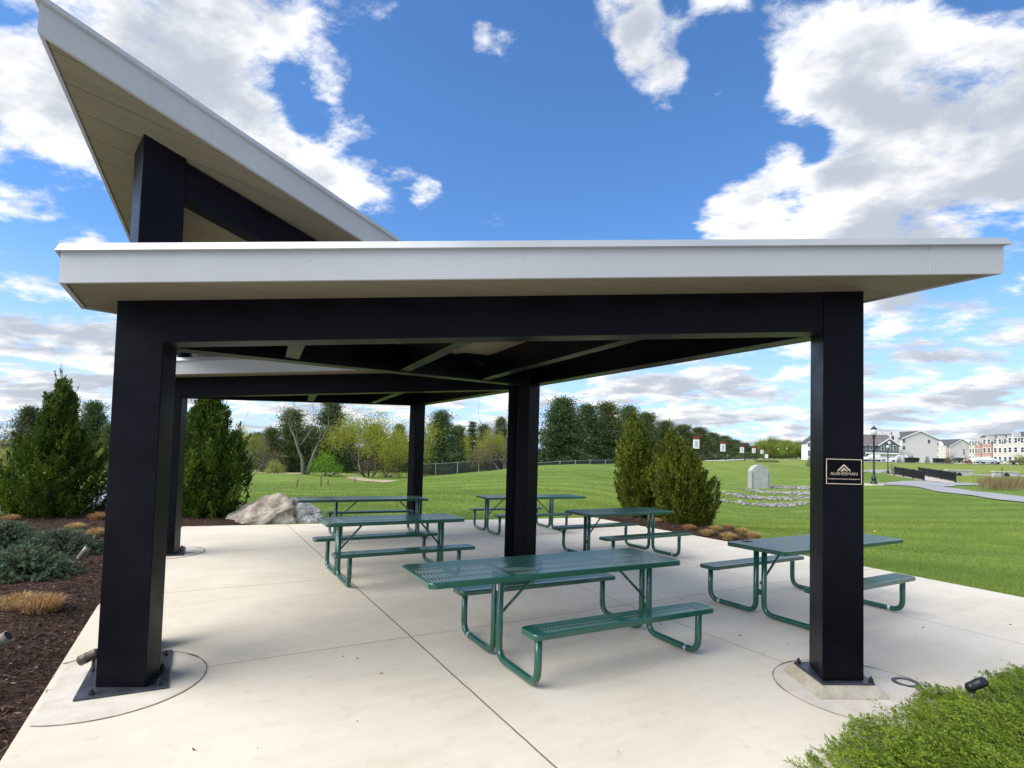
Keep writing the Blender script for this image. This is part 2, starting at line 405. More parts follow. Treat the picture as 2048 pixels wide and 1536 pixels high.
M = {
    'concrete': concrete_mat(), 'lawn': lawn_mat(), 'soffit': soffit_mat(), 'mulch': mulch_mat(),
    'steel': steel_mat(),
    'plate': simple('plate_steel', (0.05, 0.055, 0.07), (0.085, 0.09, 0.11), scale=9.0, rough=0.4, metal=0.6),
    'bolt': simple('bolt', (0.015, 0.015, 0.018), rough=0.5),
    'fascia': streaked('fascia_white'),
    'drip': simple('drip_metal', (0.36, 0.375, 0.38), (0.41, 0.42, 0.425), scale=2.0, rough=0.38, metal=0.25),
    'roof': simple('roof_membrane', (0.42, 0.42, 0.43), rough=0.8),
    'patch': simple('patch_concrete', (0.53, 0.475, 0.39), (0.63, 0.575, 0.49), scale=5.0, rough=0.8, bump=0.15, bscale=90.0, detail=8.0),
    'grout': simple('grout', (0.33, 0.29, 0.22), (0.46, 0.42, 0.34), scale=7.0, rough=0.85, bump=0.3, bscale=70.0),
    'seal': simple('joint_sealant', (0.14, 0.095, 0.06), (0.30, 0.22, 0.15), scale=14.0, rough=0.9),
    'green': simple('green_coating', (0.003, 0.068, 0.040), (0.005, 0.084, 0.050), scale=6.0, rough=0.32, bump=0.0, coat=0.65),
    'clamp': simple('zinc', (0.62, 0.63, 0.64), rough=0.3, metal=0.8),
    'sticker': simple('sticker_white', (0.75, 0.75, 0.73), rough=0.5),
    'gold': simple('gold_paint', (0.62, 0.50, 0.34), (0.70, 0.58, 0.42), scale=20.0, rough=0.4, metal=0.2),
    'sign': simple('sign_black', (0.003, 0.003, 0.005), rough=0.4, spec=0.06),
    'bark': simple('bark', (0.10, 0.085, 0.065), (0.19, 0.165, 0.13), scale=5.0, rough=0.9, bump=0.6, bscale=30.0),
    'barkd': simple('bark_dark', (0.045, 0.036, 0.028), (0.085, 0.068, 0.052), scale=6.0, rough=0.9, bump=0.5, bscale=30.0),
    'twig': simple('twigs', (0.13, 0.105, 0.085), (0.20, 0.16, 0.13), scale=4.0, rough=0.9),
    'rock': simple('boulder_rock', (0.20, 0.155, 0.11), (0.50, 0.44, 0.365), scale=3.2, rough=0.85, bump=0.7, bscale=16.0, detail=10.0),
    'rock2': simple('boulder_grey', (0.24, 0.23, 0.21), (0.46, 0.45, 0.43), scale=5.0, rough=0.85, bump=0.6, bscale=20.0, detail=10.0),
    'riprap': leafy('riprap', (0.12, 0.115, 0.105), (0.37, 0.36, 0.335), trans=0.0, rough=0.9),
    'asphalt': simple('asphalt', (0.19, 0.20, 0.22), (0.25, 0.26, 0.28), scale=3.0, rough=0.85, bump=0.15, bscale=120.0),
    'asphalt_path': simple('path_asphalt', (0.26, 0.26, 0.27), (0.33, 0.33, 0.335), scale=1.2, rough=0.85),
    'street': simple('street', (0.50, 0.48, 0.44), (0.58, 0.56, 0.52), scale=0.2, rough=0.85),
    'kerb': simple('kerb', (0.50, 0.47, 0.41), (0.60, 0.57, 0.51), scale=3.0, rough=0.8),
    'dry': simple('dry_soil', (0.30, 0.23, 0.13), (0.42, 0.34, 0.21), scale=1.5, rough=0.9),
    'juniper': leafy('juniper_foliage', (0.016, 0.050, 0.006), (0.150, 0.215, 0.020), trans=0.3, tone=True),
    'juniper2': leafy('arborvitae_foliage', (0.028, 0.060, 0.006), (0.230, 0.265, 0.026), trans=0.3, tone=True),
    'spruce': leafy('blue_spruce_foliage', (0.035, 0.075, 0.042), (0.190, 0.260, 0.145), trans=0.15, tone=True),
    'creeper': leafy('creeping_juniper_foliage', (0.055, 0.105, 0.009), (0.290, 0.385, 0.038), trans=0.3, tone=True),
    'straw': leafy('dry_grass', (0.30, 0.17, 0.055), (0.62, 0.43, 0.20), trans=0.3, rough=0.8),
    'weed': leafy('weed', (0.12, 0.17, 0.08), (0.24, 0.28, 0.15), trans=0.3),
    'grass': leafy('grass_blades', (0.130, 0.195, 0.021), (0.232, 0.290, 0.044), trans=0.35),
    'chips': leafy('mulch_chips', (0.020, 0.010, 0.006), (0.135, 0.075, 0.052), trans=0.0, rough=0.9, hue_var=0.0),
    'chips2': leafy('pale_chips', (0.22, 0.17, 0.12), (0.42, 0.35, 0.27), trans=0.0, rough=0.9, hue_var=0.0),
    'pine': leafy('pine_needles', (0.032, 0.068, 0.026), (0.140, 0.185, 0.068), trans=0.22),
    'pine_light': leafy('pine_needles_light', (0.050, 0.085, 0.024), (0.185, 0.215, 0.070), trans=0.25),
    'bud': leafy('spring_leaves', (0.18, 0.225, 0.018), (0.46, 0.50, 0.075), trans=0.4),
    'bud_dim': leafy('olive_buds', (0.12, 0.125, 0.03), (0.25, 0.23, 0.08), trans=0.3),
    'lime': leafy('lime_leaves', (0.10, 0.22, 0.012), (0.24, 0.42, 0.04), trans=0.35),
    'yellow': leafy('yellow_leaves', (0.25, 0.26, 0.05), (0.42, 0.40, 0.10), trans=0.35),
    'farwood': leafy('far_leaves', (0.12, 0.18, 0.02), (0.30, 0.35, 0.07), trans=0.3),
    'brown': leafy('brown_twigs', (0.10, 0.07, 0.05), (0.22, 0.17, 0.125), trans=0.1),
    'rust': leafy('rust_leaves', (0.20, 0.11, 0.05), (0.36, 0.24, 0.12), trans=0.2),
    'reed': leafy('reeds', (0.16, 0.13, 0.05), (0.34, 0.28, 0.13), trans=0.3),
    'black': simple('black_paint', (0.010, 0.010, 0.012), rough=0.4),
    'lamp_glass': simple('lantern_glass', (0.62, 0.62, 0.60), rough=0.25),
    'bronze': simple('bronze', (0.085, 0.070, 0.048), (0.13, 0.105, 0.075), scale=20.0, rough=0.45, metal=0.3),
    'taupe': simple('taupe_metal', (0.20, 0.17, 0.145), (0.30, 0.265, 0.23), scale=20.0, rough=0.5),
    'siding': facade_mat('pale_siding', (0.62, 0.575, 0.565), (0.66, 0.615, 0.605)),
    'siding_w': facade_mat('white_siding', (0.70, 0.70, 0.68), (0.76, 0.76, 0.74)),
    'siding_b': facade_mat('slate_siding', (0.095, 0.125, 0.145), (0.12, 0.15, 0.17)),
    'siding_t': facade_mat('taupe_siding', (0.26, 0.24, 0.23), (0.30, 0.28, 0.265)),
    'brick': simple('pink_brick', (0.40, 0.22, 0.19), (0.50, 0.31, 0.27), scale=1.5, rough=0.85),
    'stone': simple('pale_stone', (0.50, 0.46, 0.41), (0.64, 0.61, 0.57), scale=2.0, rough=0.85),
    'shingle': simple('shingles', (0.06, 0.062, 0.068), (0.10, 0.10, 0.105), scale=1.5, rough=0.9),
    'shingle_b': simple('brown_shingles', (0.115, 0.10, 0.095), (0.15, 0.135, 0.13), scale=1.5, rough=0.9),
    'trim': simple('white_trim', (0.80, 0.80, 0.79), rough=0.5),
    'pane': simple('window_glass', (0.03, 0.04, 0.05), rough=0.08),
    'door': simple('white_door', (0.72, 0.72, 0.72), rough=0.5),
    'carw': simple('white_car', (0.62, 0.62, 0.62), rough=0.2, coat=0.6),
    'cars': simple('silver_car', (0.42, 0.47, 0.50), rough=0.25, metal=0.4, coat=0.5),
    'card': simple('dark_car', (0.03, 0.032, 0.035), rough=0.2, coat=0.6),
    'tyre': simple('tyre', (0.014, 0.014, 0.014), rough=0.9),
    'lamp_red': simple('tail_light', (0.35, 0.01, 0.01), rough=0.3),
    'bannerw': simple('banner_white', (0.76, 0.77, 0.78), rough=0.7),
    'bannerr': simple('banner_red', (0.20, 0.030, 0.024), rough=0.7),
    'bannert': simple('banner_lettering', (0.16, 0.19, 0.22), rough=0.7),
    'wire': simple('chain_wire', (0.05, 0.052, 0.055), rough=0.6),
    'galv': simple('galvanised', (0.40, 0.40, 0.39), rough=0.5, metal=0.3),
    'stake': simple('weathered_wood', (0.10, 0.08, 0.055), (0.18, 0.15, 0.11), scale=9.0, rough=0.9),
    'deck': simple('bridge_deck', (0.48, 0.40, 0.38), (0.55, 0.47, 0.45), scale=3.0, rough=0.8),
    'headwall': simple('headwall_concrete', (0.36, 0.36, 0.34), (0.47, 0.47, 0.45), scale=2.5, rough=0.85, bump=0.2, bscale=30.0, detail=8.0),
    'grey_wall': simple('grey_wall', (0.26, 0.27, 0.27), (0.34, 0.35, 0.35), scale=0.3, rough=0.8),
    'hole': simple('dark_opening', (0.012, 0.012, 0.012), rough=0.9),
}

# ------------------------------------------------------------------ mesh helpers
class MB:
    """Collects shapes; build() links them as one mesh object."""
    def __init__(self):
        self.v, self.f = [], []
    def add(self, vs, fs):
        o = len(self.v)
        self.v += [tuple(map(float, p)) for p in vs]
        self.f += [tuple(i + o for i in q) for q in fs]
        return self
    def box(self, x0, x1, y0, y1, z0, z1):
        return self.add([(x0, y0, z0), (x1, y0, z0), (x1, y1, z0), (x0, y1, z0), (x0, y0, z1), (x1, y0, z1), (x1, y1, z1), (x0, y1, z1)],
                        [(0, 3, 2, 1), (4, 5, 6, 7), (0, 1, 5, 4), (1, 2, 6, 5), (2, 3, 7, 6), (3, 0, 4, 7)])
    def prism(self, poly, zb, zt):
        """poly: CCW plan; zb, zt: numbers or functions of (x, y)."""
        fb = zb if callable(zb) else (lambda x, y: zb)
        ft = zt if callable(zt) else (lambda x, y: zt)
        n = len(poly)
        vs = [(x, y, fb(x, y)) for x, y in poly] + [(x, y, ft(x, y)) for x, y in poly]
        fs = [tuple(range(n - 1, -1, -1)), tuple(range(n, 2 * n))]
        fs += [(i, (i + 1) % n, n + (i + 1) % n, n + i) for i in range(n)]
        return self.add(vs, fs)
    def frustum(self, p0, z0, p1, z1):
        n = len(p0)
        vs = [(x, y, z0) for x, y in p0] + [(x, y, z1) for x, y in p1]
        fs = [tuple(range(n - 1, -1, -1)), tuple(range(n, 2 * n))] + [(i, (i + 1) % n, n + (i + 1) % n, n + i) for i in range(n)]
        return self.add(vs, fs)
    def tube(self, pts, rad, n=10, cap=True):
        pts = [Vector(p) for p in pts]
        rad = rad if hasattr(rad, '__len__') else [rad] * len(pts)
        vs, fs = [], []
        ref = None
        for i, p in enumerate(pts):
            a = pts[max(i - 1, 0)]
            b = pts[min(i + 1, len(pts) - 1)]
            t = (b - a).normalized()
            if ref is None:
                ref = Vector((0, 0, 1)) if abs(t.z) < 0.9 else Vector((1, 0, 0))
            s = t.cross(ref).normalized()
            ref = s.cross(t).normalized()
            for k in range(n):
                an = 2 * math.pi * k / n
                vs.append(p + (s * math.cos(an) + ref * math.sin(an)) * rad[i])
        for i in range(len(pts) - 1):
            for k in range(n):
                fs.append((i * n + k, i * n + (k + 1) % n, (i + 1) * n + (k + 1) % n, (i + 1) * n + k))
        if cap:
            fs.append(tuple(range(n - 1, -1, -1)))
            fs.append(tuple((len(pts) - 1) * n + k for k in range(n)))
        return self.add(vs, fs)
    def lathe(self, prof, n=16, at=(0, 0, 0), cap=True):
        vs, fs = [], []
        for r, z in prof:
            for k in range(n):
                a = 2 * math.pi * k / n
                vs.append((at[0] + r * math.cos(a), at[1] + r * math.sin(a), at[2] + z))
        for i in range(len(prof) - 1):
            for k in range(n):
                fs.append((i * n + k, i * n + (k + 1) % n, (i + 1) * n + (k + 1) % n, (i + 1) * n + k))
        if cap:
            fs.append(tuple(range(n - 1, -1, -1)))
            fs.append(tuple((len(prof) - 1) * n + k for k in range(n)))
        return self.add(vs, fs)
    def mesh(self, name, mat, smooth_=False):
        me = bpy.data.meshes.new(name)
        me.from_pydata(self.v, [], self.f)
        me.materials.append(mat)
        if smooth_:
            me.polygons.foreach_set('use_smooth', [True] * len(me.polygons))
        me.update()
        return me
    def build(self, name, mat, parent=None, smooth_=False, bevel=0.0):
        return link(name, self.mesh(name, mat, smooth_), parent, bevel)
def link(name, me, parent=None, bevel=0.0):
    o = bpy.data.objects.new(name, me)
    COL.objects.link(o)
    if parent is not None:
        o.parent = parent
    if bevel:
        bv = o.modifiers.new('bevel', 'BEVEL')
        bv.width = bevel
        bv.segments = 2
        bv.limit_method = 'ANGLE'
        bv.angle_limit = R(40)
    return o
def tag(o, label=None, cat=None, group=None, kind=None):
    for k, v in (('label', label), ('category', cat), ('group', group), ('kind', kind)):
        if v:
            o[k] = v
    return o
def thing(name, label, cat, loc=(0, 0, 0), rz=0.0, group=None):
    o = bpy.data.objects.new(name, None)
    o.empty_display_size = 0.2
    COL.objects.link(o)
    o.location = loc
    o.rotation_euler = (0, 0, rz)
    return tag(o, label, cat, group)
KIDS = {}
def dup(root, loc, rz=0.0, scale=1.0, label=None):
    """A copy of a thing together with its parts and their sub-parts (mesh data shared)."""
    kids = {}
    for o in list(COL.objects):
        if o.parent is not None:
            kids.setdefault(o.parent.name, []).append(o)
    def rec(o, par):
        c = o.copy()
        COL.objects.link(c)
        if par is not None:
            c.parent = par
        for k in kids.get(o.name, []):
            rec(k, c)
        return c
    r = rec(root, None)
    r.location = loc
    r.rotation_euler = (0, 0, rz)
    r.scale = (scale,) * 3 if not hasattr(scale, '__len__') else scale
    if label:
        r['label'] = label
    return r
def quads_mesh(name, V, mat, tone=None):
    """V: (n, 4, 3) array of loose quads."""
    n = len(V)
    me = bpy.data.meshes.new(name)
    me.vertices.add(4 * n)
    me.vertices.foreach_set('co', np.ascontiguousarray(V, dtype=np.float32).ravel())
    me.loops.add(4 * n)
    me.loops.foreach_set('vertex_index', np.arange(4 * n, dtype=np.int32))
    me.polygons.add(n)
    me.polygons.foreach_set('loop_start', np.arange(0, 4 * n, 4, dtype=np.int32))
    me.polygons.foreach_set('loop_total', np.full(n, 4, dtype=np.int32))
    me.materials.append(mat)
    if tone is not None:
        me.attributes.new('tone', 'FLOAT', 'FACE').data.foreach_set('value', np.asarray(tone, np.float32))
    me.update(calc_edges=True)
    return me
def nrm(a):
    return a / np.maximum(np.linalg.norm(a, axis=-1, keepdims=True), 1e-9)
def leaves(P, D, L, Wd, wide=0.45):
    """Diamond leaves from base P along D."""
    n = len(P)
    D = nrm(D)
    S = nrm(np.cross(D, rng.normal(size=(n, 3))))
    L = np.broadcast_to(np.asarray(L, float), (n,))[:, None]
    Wd = np.broadcast_to(np.asarray(Wd, float), (n,))[:, None]
    mid = P + D * L * wide
    return np.stack([P, mid + S * Wd * 0.5, P + D * L, mid - S * Wd * 0.5], axis=1)
def inside(poly, x, y):
    x, y = np.asarray(x, float), np.asarray(y, float)
    r = np.zeros(x.shape, bool)
    n = len(poly)
    j = n - 1
    for i in range(n):
        xi, yi = poly[i]
        xj, yj = poly[j]
        c = ((yi > y) != (yj > y)) & (x < (xj - xi) * (y - yi) / (yj - yi + 1e-12) + xi)
        r ^= c
        j = i
    return r
def dist_poly(poly, x, y):
    x, y = np.asarray(x, float), np.asarray(y, float)
    best = np.full(x.shape, 1e9)
    n = len(poly)
    for i in range(n):
        ax, ay = poly[i]
        bx, by = poly[(i + 1) % n]
        dx, dy = bx - ax, by - ay
        t = np.clip(((x - ax) * dx + (y - ay) * dy) / (dx * dx + dy * dy), 0, 1)
        best = np.minimum(best, np.hypot(x - ax - t * dx, y - ay - t * dy))
    return np.where(inside(poly, x, y), 0.0, best)
def offset_poly(poly, d):
    """Move every side of a convex CCW polygon outwards by d."""
    n = len(poly)
    out = []
    for i in range(n):
        p0, p1, p2 = (np.array(poly[(i + k) % n], float) for k in (-1, 0, 1))
        e1, e2 = p1 - p0, p2 - p1
        n1 = np.array([e1[1], -e1[0]]) / np.hypot(*e1)
        n2 = np.array([e2[1], -e2[0]]) / np.hypot(*e2)
        A = np.array([n1, n2])
        out.append(tuple(np.linalg.solve(A, [n1 @ p1 + d, n2 @ p1 + d])))
    return out

# ------------------------------------------------------------------ the ground
def xy(*p):
    g = gz(*p)
    return (float(g[0]), float(g[1]))
PAD = [(-2.55, 2.70), (1.2, 2.55), (2.4, 3.55), (3.5, 4.05), (5.2, 4.75), (8.5, 6.2), (7.75, 7.15)] + \
      [xy(2048, 1195), xy(1740, 1135), xy(1400, 1073), xy(1187, 1035), xy(930, 1040), xy(650, 1047), xy(365, 1053)] + [(-4.49, 6.11)]
NEAR = PAD + []
CP = [  # (pixel x, pixel y, distance ahead): where the ground lies
    (1900, 1020, 23), (2040, 1016, 22), (1900, 985, 32), (2040, 1000, 25.5), (1748, 968, 38), (1840, 966, 50), (1720, 990, 28),
    (1900, 941, 95), (1720, 935, 100), (2040, 946, 85), (1800, 961, 78), (1848, 964, 68), (1911, 965, 66), (1950, 927, 150), (1820, 925, 160), (2040, 929, 150), (1920, 923, 230), (1700, 924, 180),
    (1960, 979, 46), (2040, 985, 42), (1776, 946, 73),
    (1100, 1004, 18), (1100, 970, 26), (1100, 932, 45), (1000, 955, 34), (900, 952, 45), (1230, 931, 50), (1250, 970, 28), (1100, 933, 70), (900, 948, 75),
    (700, 990, 23), (600, 968, 35), (500, 992, 21), (600, 949, 50), (450, 947, 55), (740, 959, 48), (100, 1012, 16), (100, 945, 50), (30, 937, 60), (300, 935, 90),
    (1520, 977, 42), (1470, 1013, 29), (1590, 1013, 30), (1440, 987, 36), (1600, 976, 42), (1560, 948, 60), (1500, 923, 75), (1420, 928, 72), (1600, 934, 85), (1500, 1032, 23), (1700, 1052, 18), (1400, 1042, 20),
    (1440, 919, 140), (1600, 919, 180), (1350, 921, 130), (1500, 919, 190), (1700, 918, 260), (1300, 917, 250), (1000, 906, 300), (600, 900, 300), (200, 890, 300), (1500, 917, 400), (1900, 925, 400),
]
def polar(x, y):
    r = np.hypot(x, y)
    a = np.clip(np.arctan2(x, y), -1.05, 1.05)
    return np.stack([a * 1.6, np.log(np.maximum(r, 4.0))], -1)
_P = [at(*c) for c in CP]
_cz = [float(p[2]) for p in _P]
_cxy = [(float(p[0]), float(p[1])) for p in _P]
for a in np.linspace(-1.05, 1.05, 9):
    for r, zz in ((5.0, -0.05), (1200.0, 1.0), (3000.0, 0.0)):
        _cxy.append((r * math.sin(a), r * math.cos(a)))
        _cz.append(zz)
_cxy = np.array(_cxy)
_q = polar(_cxy[:, 0], _cxy[:, 1])
def _phi(d):
    return np.where(d > 1e-9, d * d * np.log(np.maximum(d, 1e-9)), 0.0)
_n = len(_q)
_A = np.zeros((_n + 3, _n + 3))
_A[:_n, :_n] = _phi(np.linalg.norm(_q[:, None] - _q[None], axis=-1)) + np.eye(_n) * 0.004
_A[:_n, _n] = 1
_A[:_n, _n + 1:] = _q
_A[_n:, :_n] = _A[:_n, _n:].T
_w = np.linalg.solve(_A, np.concatenate([_cz, [0, 0, 0]]))
FLAT = [(-16.0, 9.0), (-3.0, 0.5), (8.5, 1.0), (9.0, 6.0), (7.5, 8.2), (4.6, 13.6), (2.2, 15.4), (-1.1, 14.9), (-5.5, 14.0), (-9, 16), (-14, 16)]
def terrain(x, y):
    x, y = np.asarray(x, float), np.asarray(y, float)
    sh = x.shape
    xf, yf = x.ravel(), y.ravel()
    q = polar(xf, yf)
    out = np.zeros(len(xf))
    for i in range(0, len(xf), 20000):
        d = np.linalg.norm(q[i:i + 20000, None] - _q[None], axis=-1)
        out[i:i + 20000] = _phi(d) @ _w[:_n] + _w[_n] + q[i:i + 20000] @ _w[_n + 1:]
    ang = np.abs(np.arctan2(xf, yf))
    front = np.clip((1.6 - ang) / 0.5, 0, 1)
    d = dist_poly(FLAT, xf, yf)
    w = np.clip(d / 7.0, 0, 1)
    w = w * w * (3 - 2 * w) * front
    wob = 0.05 * np.sin(xf * 0.31 + 1.3 * np.sin(yf * 0.17)) * np.sin(yf * 0.27 + 0.6) + 0.025 * np.sin(xf * 0.83 + yf * 0.51)
    z = (out + wob * np.clip(d / 12, 0, 1)) * w - 0.045 * (1 - w)
    z = np.where(inside(PAD, xf, yf), -0.10, z)
    return z.reshape(sh)
GN = 300
_s = np.linspace(-1, 1, GN)
GX = 14.0 * np.sinh(_s * 5.75) / 1.0
GY = 14.0 * np.sinh(_s * 5.75) + 9.0
_gx, _gy = np.meshgrid(GX, GY, indexing='ij')
GZ = terrain(_gx, _gy)
def ground(x, y):
    """Height of the built ground sheet at (x, y)."""
    x, y = np.atleast_1d(np.asarray(x, float)), np.atleast_1d(np.asarray(y, float))
    i = np.clip(np.searchsorted(GX, x) - 1, 0, GN - 2)
    j = np.clip(np.searchsorted(GY, y) - 1, 0, GN - 2)
    fx = (x - GX[i]) / (GX[i + 1] - GX[i])
    fy = (y - GY[j]) / (GY[j + 1] - GY[j])
    return GZ[i, j] * (1 - fx) * (1 - fy) + GZ[i + 1, j] * fx * (1 - fy) + GZ[i, j + 1] * (1 - fx) * fy + GZ[i + 1, j + 1] * fx * fy
def gh(x, y):
    return float(ground(x, y)[0])
def hit(px, py, lo=6.0, hi=500.0):
    """Where the view ray of a pixel meets the ground."""
    d = ray(px, py)
    r = np.exp(np.linspace(math.log(lo), math.log(hi), 1500))
    p = d[None] * r[:, None] + np.array([0, 0, CAM_H])
    below = p[:, 2] < ground(p[:, 0], p[:, 1])
    k = int(np.argmax(below)) if below.any() else len(r) - 1
    return float(p[k, 0]), float(p[k, 1])
def spot(px, depth, py=930):
    """Ground point under a pixel column at a given distance."""
    p = at(px, py, depth)
    return float(p[0]), float(p[1]), gh(p[0], p[1])

def build_ground():
    idx = np.arange(GN * GN).reshape(GN, GN)
    f = np.stack([idx[:-1, :-1], idx[1:, :-1], idx[1:, 1:], idx[:-1, 1:]], -1).reshape(-1, 4)
    me = bpy.data.meshes.new('lawn')
    me.from_pydata(np.stack([_gx, _gy, GZ], -1).reshape(-1, 3).tolist(), [], f.tolist())
    me.polygons.foreach_set('use_smooth', [True] * len(me.polygons))
    me.materials.append(M['lawn'])
    tag(link('lawn', me), kind='structure')
build_ground()

# concrete pad
tag(MB().prism(PAD[::1] if True else PAD, -0.16, 0.0).build('concrete_pad', M['concrete']), kind='structure')

def sheet(name, poly, zf, mat, step=0.35, kind='structure'):
    bm = bmesh.new()
    bm.faces.new([bm.verts.new((x, y, 0)) for x, y in poly])
    bmesh.ops.triangulate(bm, faces=bm.faces[:])
    for _ in range(9):
        es = [e for e in bm.edges if e.calc_length() > step]
        if not es:
            break
        bmesh.ops.subdivide_edges(bm, edges=es, cuts=1)
        bmesh.ops.triangulate(bm, faces=[f for f in bm.faces if len(f.verts) > 3])
    xs = np.array([v.co.x for v in bm.verts]); ys = np.array([v.co.y for v in bm.verts])
    zs = zf(xs, ys)
    for v, z in zip(bm.verts, zs):
        v.co.z = z
    for f in bm.faces:
        if f.normal.z < 0:
            f.normal_flip()
        f.smooth = True
    me = bpy.data.meshes.new(name)
    bm.to_mesh(me)
    bm.free()
    me.materials.append(mat)
    return tag(link(name, me), kind=kind)
def mound(poly, amp):
    def f(x, y):
        # rise a little away from the edge of the bed
        d = np.full(np.shape(x), 1e9)
        n = len(poly)
        for i in range(n):
            ax, ay = poly[i]; bx, by = poly[(i + 1) % n]
            dx, dy = bx - ax, by - ay
            t = np.clip(((x - ax) * dx + (y - ay) * dy) / (dx * dx + dy * dy), 0, 1)
            d = np.minimum(d, np.hypot(x - ax - t * dx, y - ay - t * dy))
        w = np.clip(d / 0.6, 0, 1)
        bump = np.array([mnoise.noise((a * 2.3, b * 2.3, 0.0)) for a, b in zip(np.ravel(x), np.ravel(y))])
        return ground(x, y) + 0.022 + w * (amp + 0.022 * bump)
    return f
BED_L = [(-2.42, 2.5), (-4.40, 6.10), (-6.95, 11.75), xy(372, 1056), xy(470, 1050), (-5.6, 14.2), (-8.6, 16.4), (-11.3, 16.2), (-12.6, 13.9), (-10.4, 10.2), (-8.0, 6.0), (-6.0, 2.2)]
BED_R = [xy(1190, 1036), xy(1398, 1073), xy(1530, 1098), xy(1532, 1084), xy(1470, 1052), xy(1345, 1030), xy(1225, 1022)]
BED_N = [(1.15, 2.4), (2.42, 3.50), (3.52, 4.02), (5.2, 4.72), (8.4, 6.1), (8.4, 1.6), (1.6, 1.0)]
zl, zr, zn = mound(BED_L, 0.05), mound(BED_R[::-1], 0.05), mound(BED_N, 0.06)
sheet('mulch_bed', BED_L, zl, M['mulch'], 0.22)
sheet('mulch_bed', BED_R, zr, M['mulch'], 0.22)
sheet('mulch_bed', BED_N, zn, M['mulch'], 0.22)

def ribbon(name, pts, width, mat, dz=0.03, kind='structure', sub=10):
    P = np.array(pts, float)
    t = np.linspace(0, len(P) - 1, sub * (len(P) - 1) + 1)
    def cr(t):
        i = np.clip(np.floor(t).astype(int), 0, len(P) - 2)
        f = (t - i)[:, None]
        p0, p1, p2, p3 = P[np.maximum(i - 1, 0)], P[i], P[i + 1], P[np.minimum(i + 2, len(P) - 1)]
        return 0.5 * ((2 * p1) + (-p0 + p2) * f + (2 * p0 - 5 * p1 + 4 * p2 - p3) * f ** 2 + (-p0 + 3 * p1 - 3 * p2 + p3) * f ** 3)
    Q = cr(t)
    T = nrm(np.gradient(Q, axis=0))
    Nn = np.stack([-T[:, 1], T[:, 0]], -1)
    k = 7
    mb = MB()
    vs, fs = [], []
    for i in range(len(Q)):
        w = width[0] + (width[1] - width[0]) * i / (len(Q) - 1) if hasattr(width, '__len__') else width
        for j in range(k):
            p = Q[i] + Nn[i] * w * (j / (k - 1) - 0.5)
            vs.append((p[0], p[1], gh(*p) + dz))
    for i in range(len(Q) - 1):
        for j in range(k - 1):
            a = i * k + j
            fs.append((a, a + 1, a + k + 1, a + k))
    mb.add(vs, fs)
    # a thickness, so the edge is a real edge
    return tag(mb.build(name, mat), kind=kind), Q, Nn
# drive behind the planting bed, with its kerbs
road, RQ, RN = ribbon('road', [(-24.0, 8.0), (-18.0, 11.6), (-14.55, 14.5), (-13.2, 16.8), (-13.3, 19.6), (-15.5, 23.5), (-21.0, 28.0)], 2.9, M['asphalt'], 0.03)
def kerb(side, name='kerb'):
    mb = MB()
    vs, fs = [], []
    for i in range(len(RQ)):
        for off, hh in ((1.46, -0.05), (1.46, 0.13), (1.76, 0.13), (1.80, -0.05)):
            p = RQ[i] + RN[i] * side * off
            vs.append((p[0], p[1], gh(*p) + 0.03 + hh))
    for i in range(len(RQ) - 1):
        for k in range(3):
            a = i * 4 + k
            fs.append((a, a + 1, a + 5, a + 4) if side > 0 else (a, a + 4, a + 5, a + 1))
    mb.add(vs, fs)
    tag(mb.build(name, M['kerb']), kind='structure')
kerb(1); kerb(-1)
# walking paths to the footbridge
pp = [hit(2140, 1008), hit(2048, 999.5), hit(1980, 992), hit(1920, 984), hit(1868, 976), hit(1806, 971), hit(1756, 970)]
ribbon('path', pp, (2.3, 3.4), M['asphalt_path'], 0.045)
bl0, bl1 = at(1790, 950, 84), at(1848, 961, 71)
br0, br1 = at(1838, 948, 88), at(1911, 963, 68)
bc0, bc1 = (bl0 + br0) / 2, (bl1 + br1) / 2
ribbon('path', [hit(1815, 971), hit(1850, 968), (bc1[0] - 0.8, bc1[1] - 5), (bc1[0], bc1[1] + 0.5)], (4.0, 4.4), M['asphalt_path'], 0.055)
ribbon('path', [hit(1700, 944), hit(1745, 943.5), hit(1785, 943.5), (bc0[0], bc0[1] - 0.5)], (2.5, 3.0), M['asphalt_path'], 0.06)
# the street past the houses and the road beyond the mound
ribbon('street', [spot(1560, 190)[:2], spot(1720, 146)[:2], spot(1800, 142)[:2], spot(1900, 138)[:2], spot(2000, 136)[:2], spot(2150, 132)[:2]], 17.0, M['street'], 0.10)
ribbon('road', [spot(1300, 88)[:2], spot(1400, 122)[:2], spot(1450, 145)[:2], spot(1478, 185)[:2], spot(1500, 260)[:2], spot(1515, 420)[:2]], (14.0, 11.0), M['street'], 0.12)
# dry track on the low ground
sheet('dry_track', [hit(690, 955), hit(715, 953.5), hit(800, 962), hit(770, 966), hit(720, 962)], lambda x, y: ground(x, y) + 0.03, M['dry'], 1.0)
sheet('dry_strip', [hit(480, 944.5), hit(690, 951), hit(690, 946.5), hit(480, 939)], lambda x, y: ground(x, y) + 0.03, M['dry'], 1.5)

# unseen paving up to the pad, added behind the viewer to cut green bounce
sheet('parking_lot', [(-30, -45), (30, -45), (30, 0.6), (1.4, 0.6), (1.1, 2.5), (-2.5, 2.62), (-3.2, 0.4), (-30, 0.4)], lambda x, y: ground(x, y) + 0.03, M['street'], 6.0)

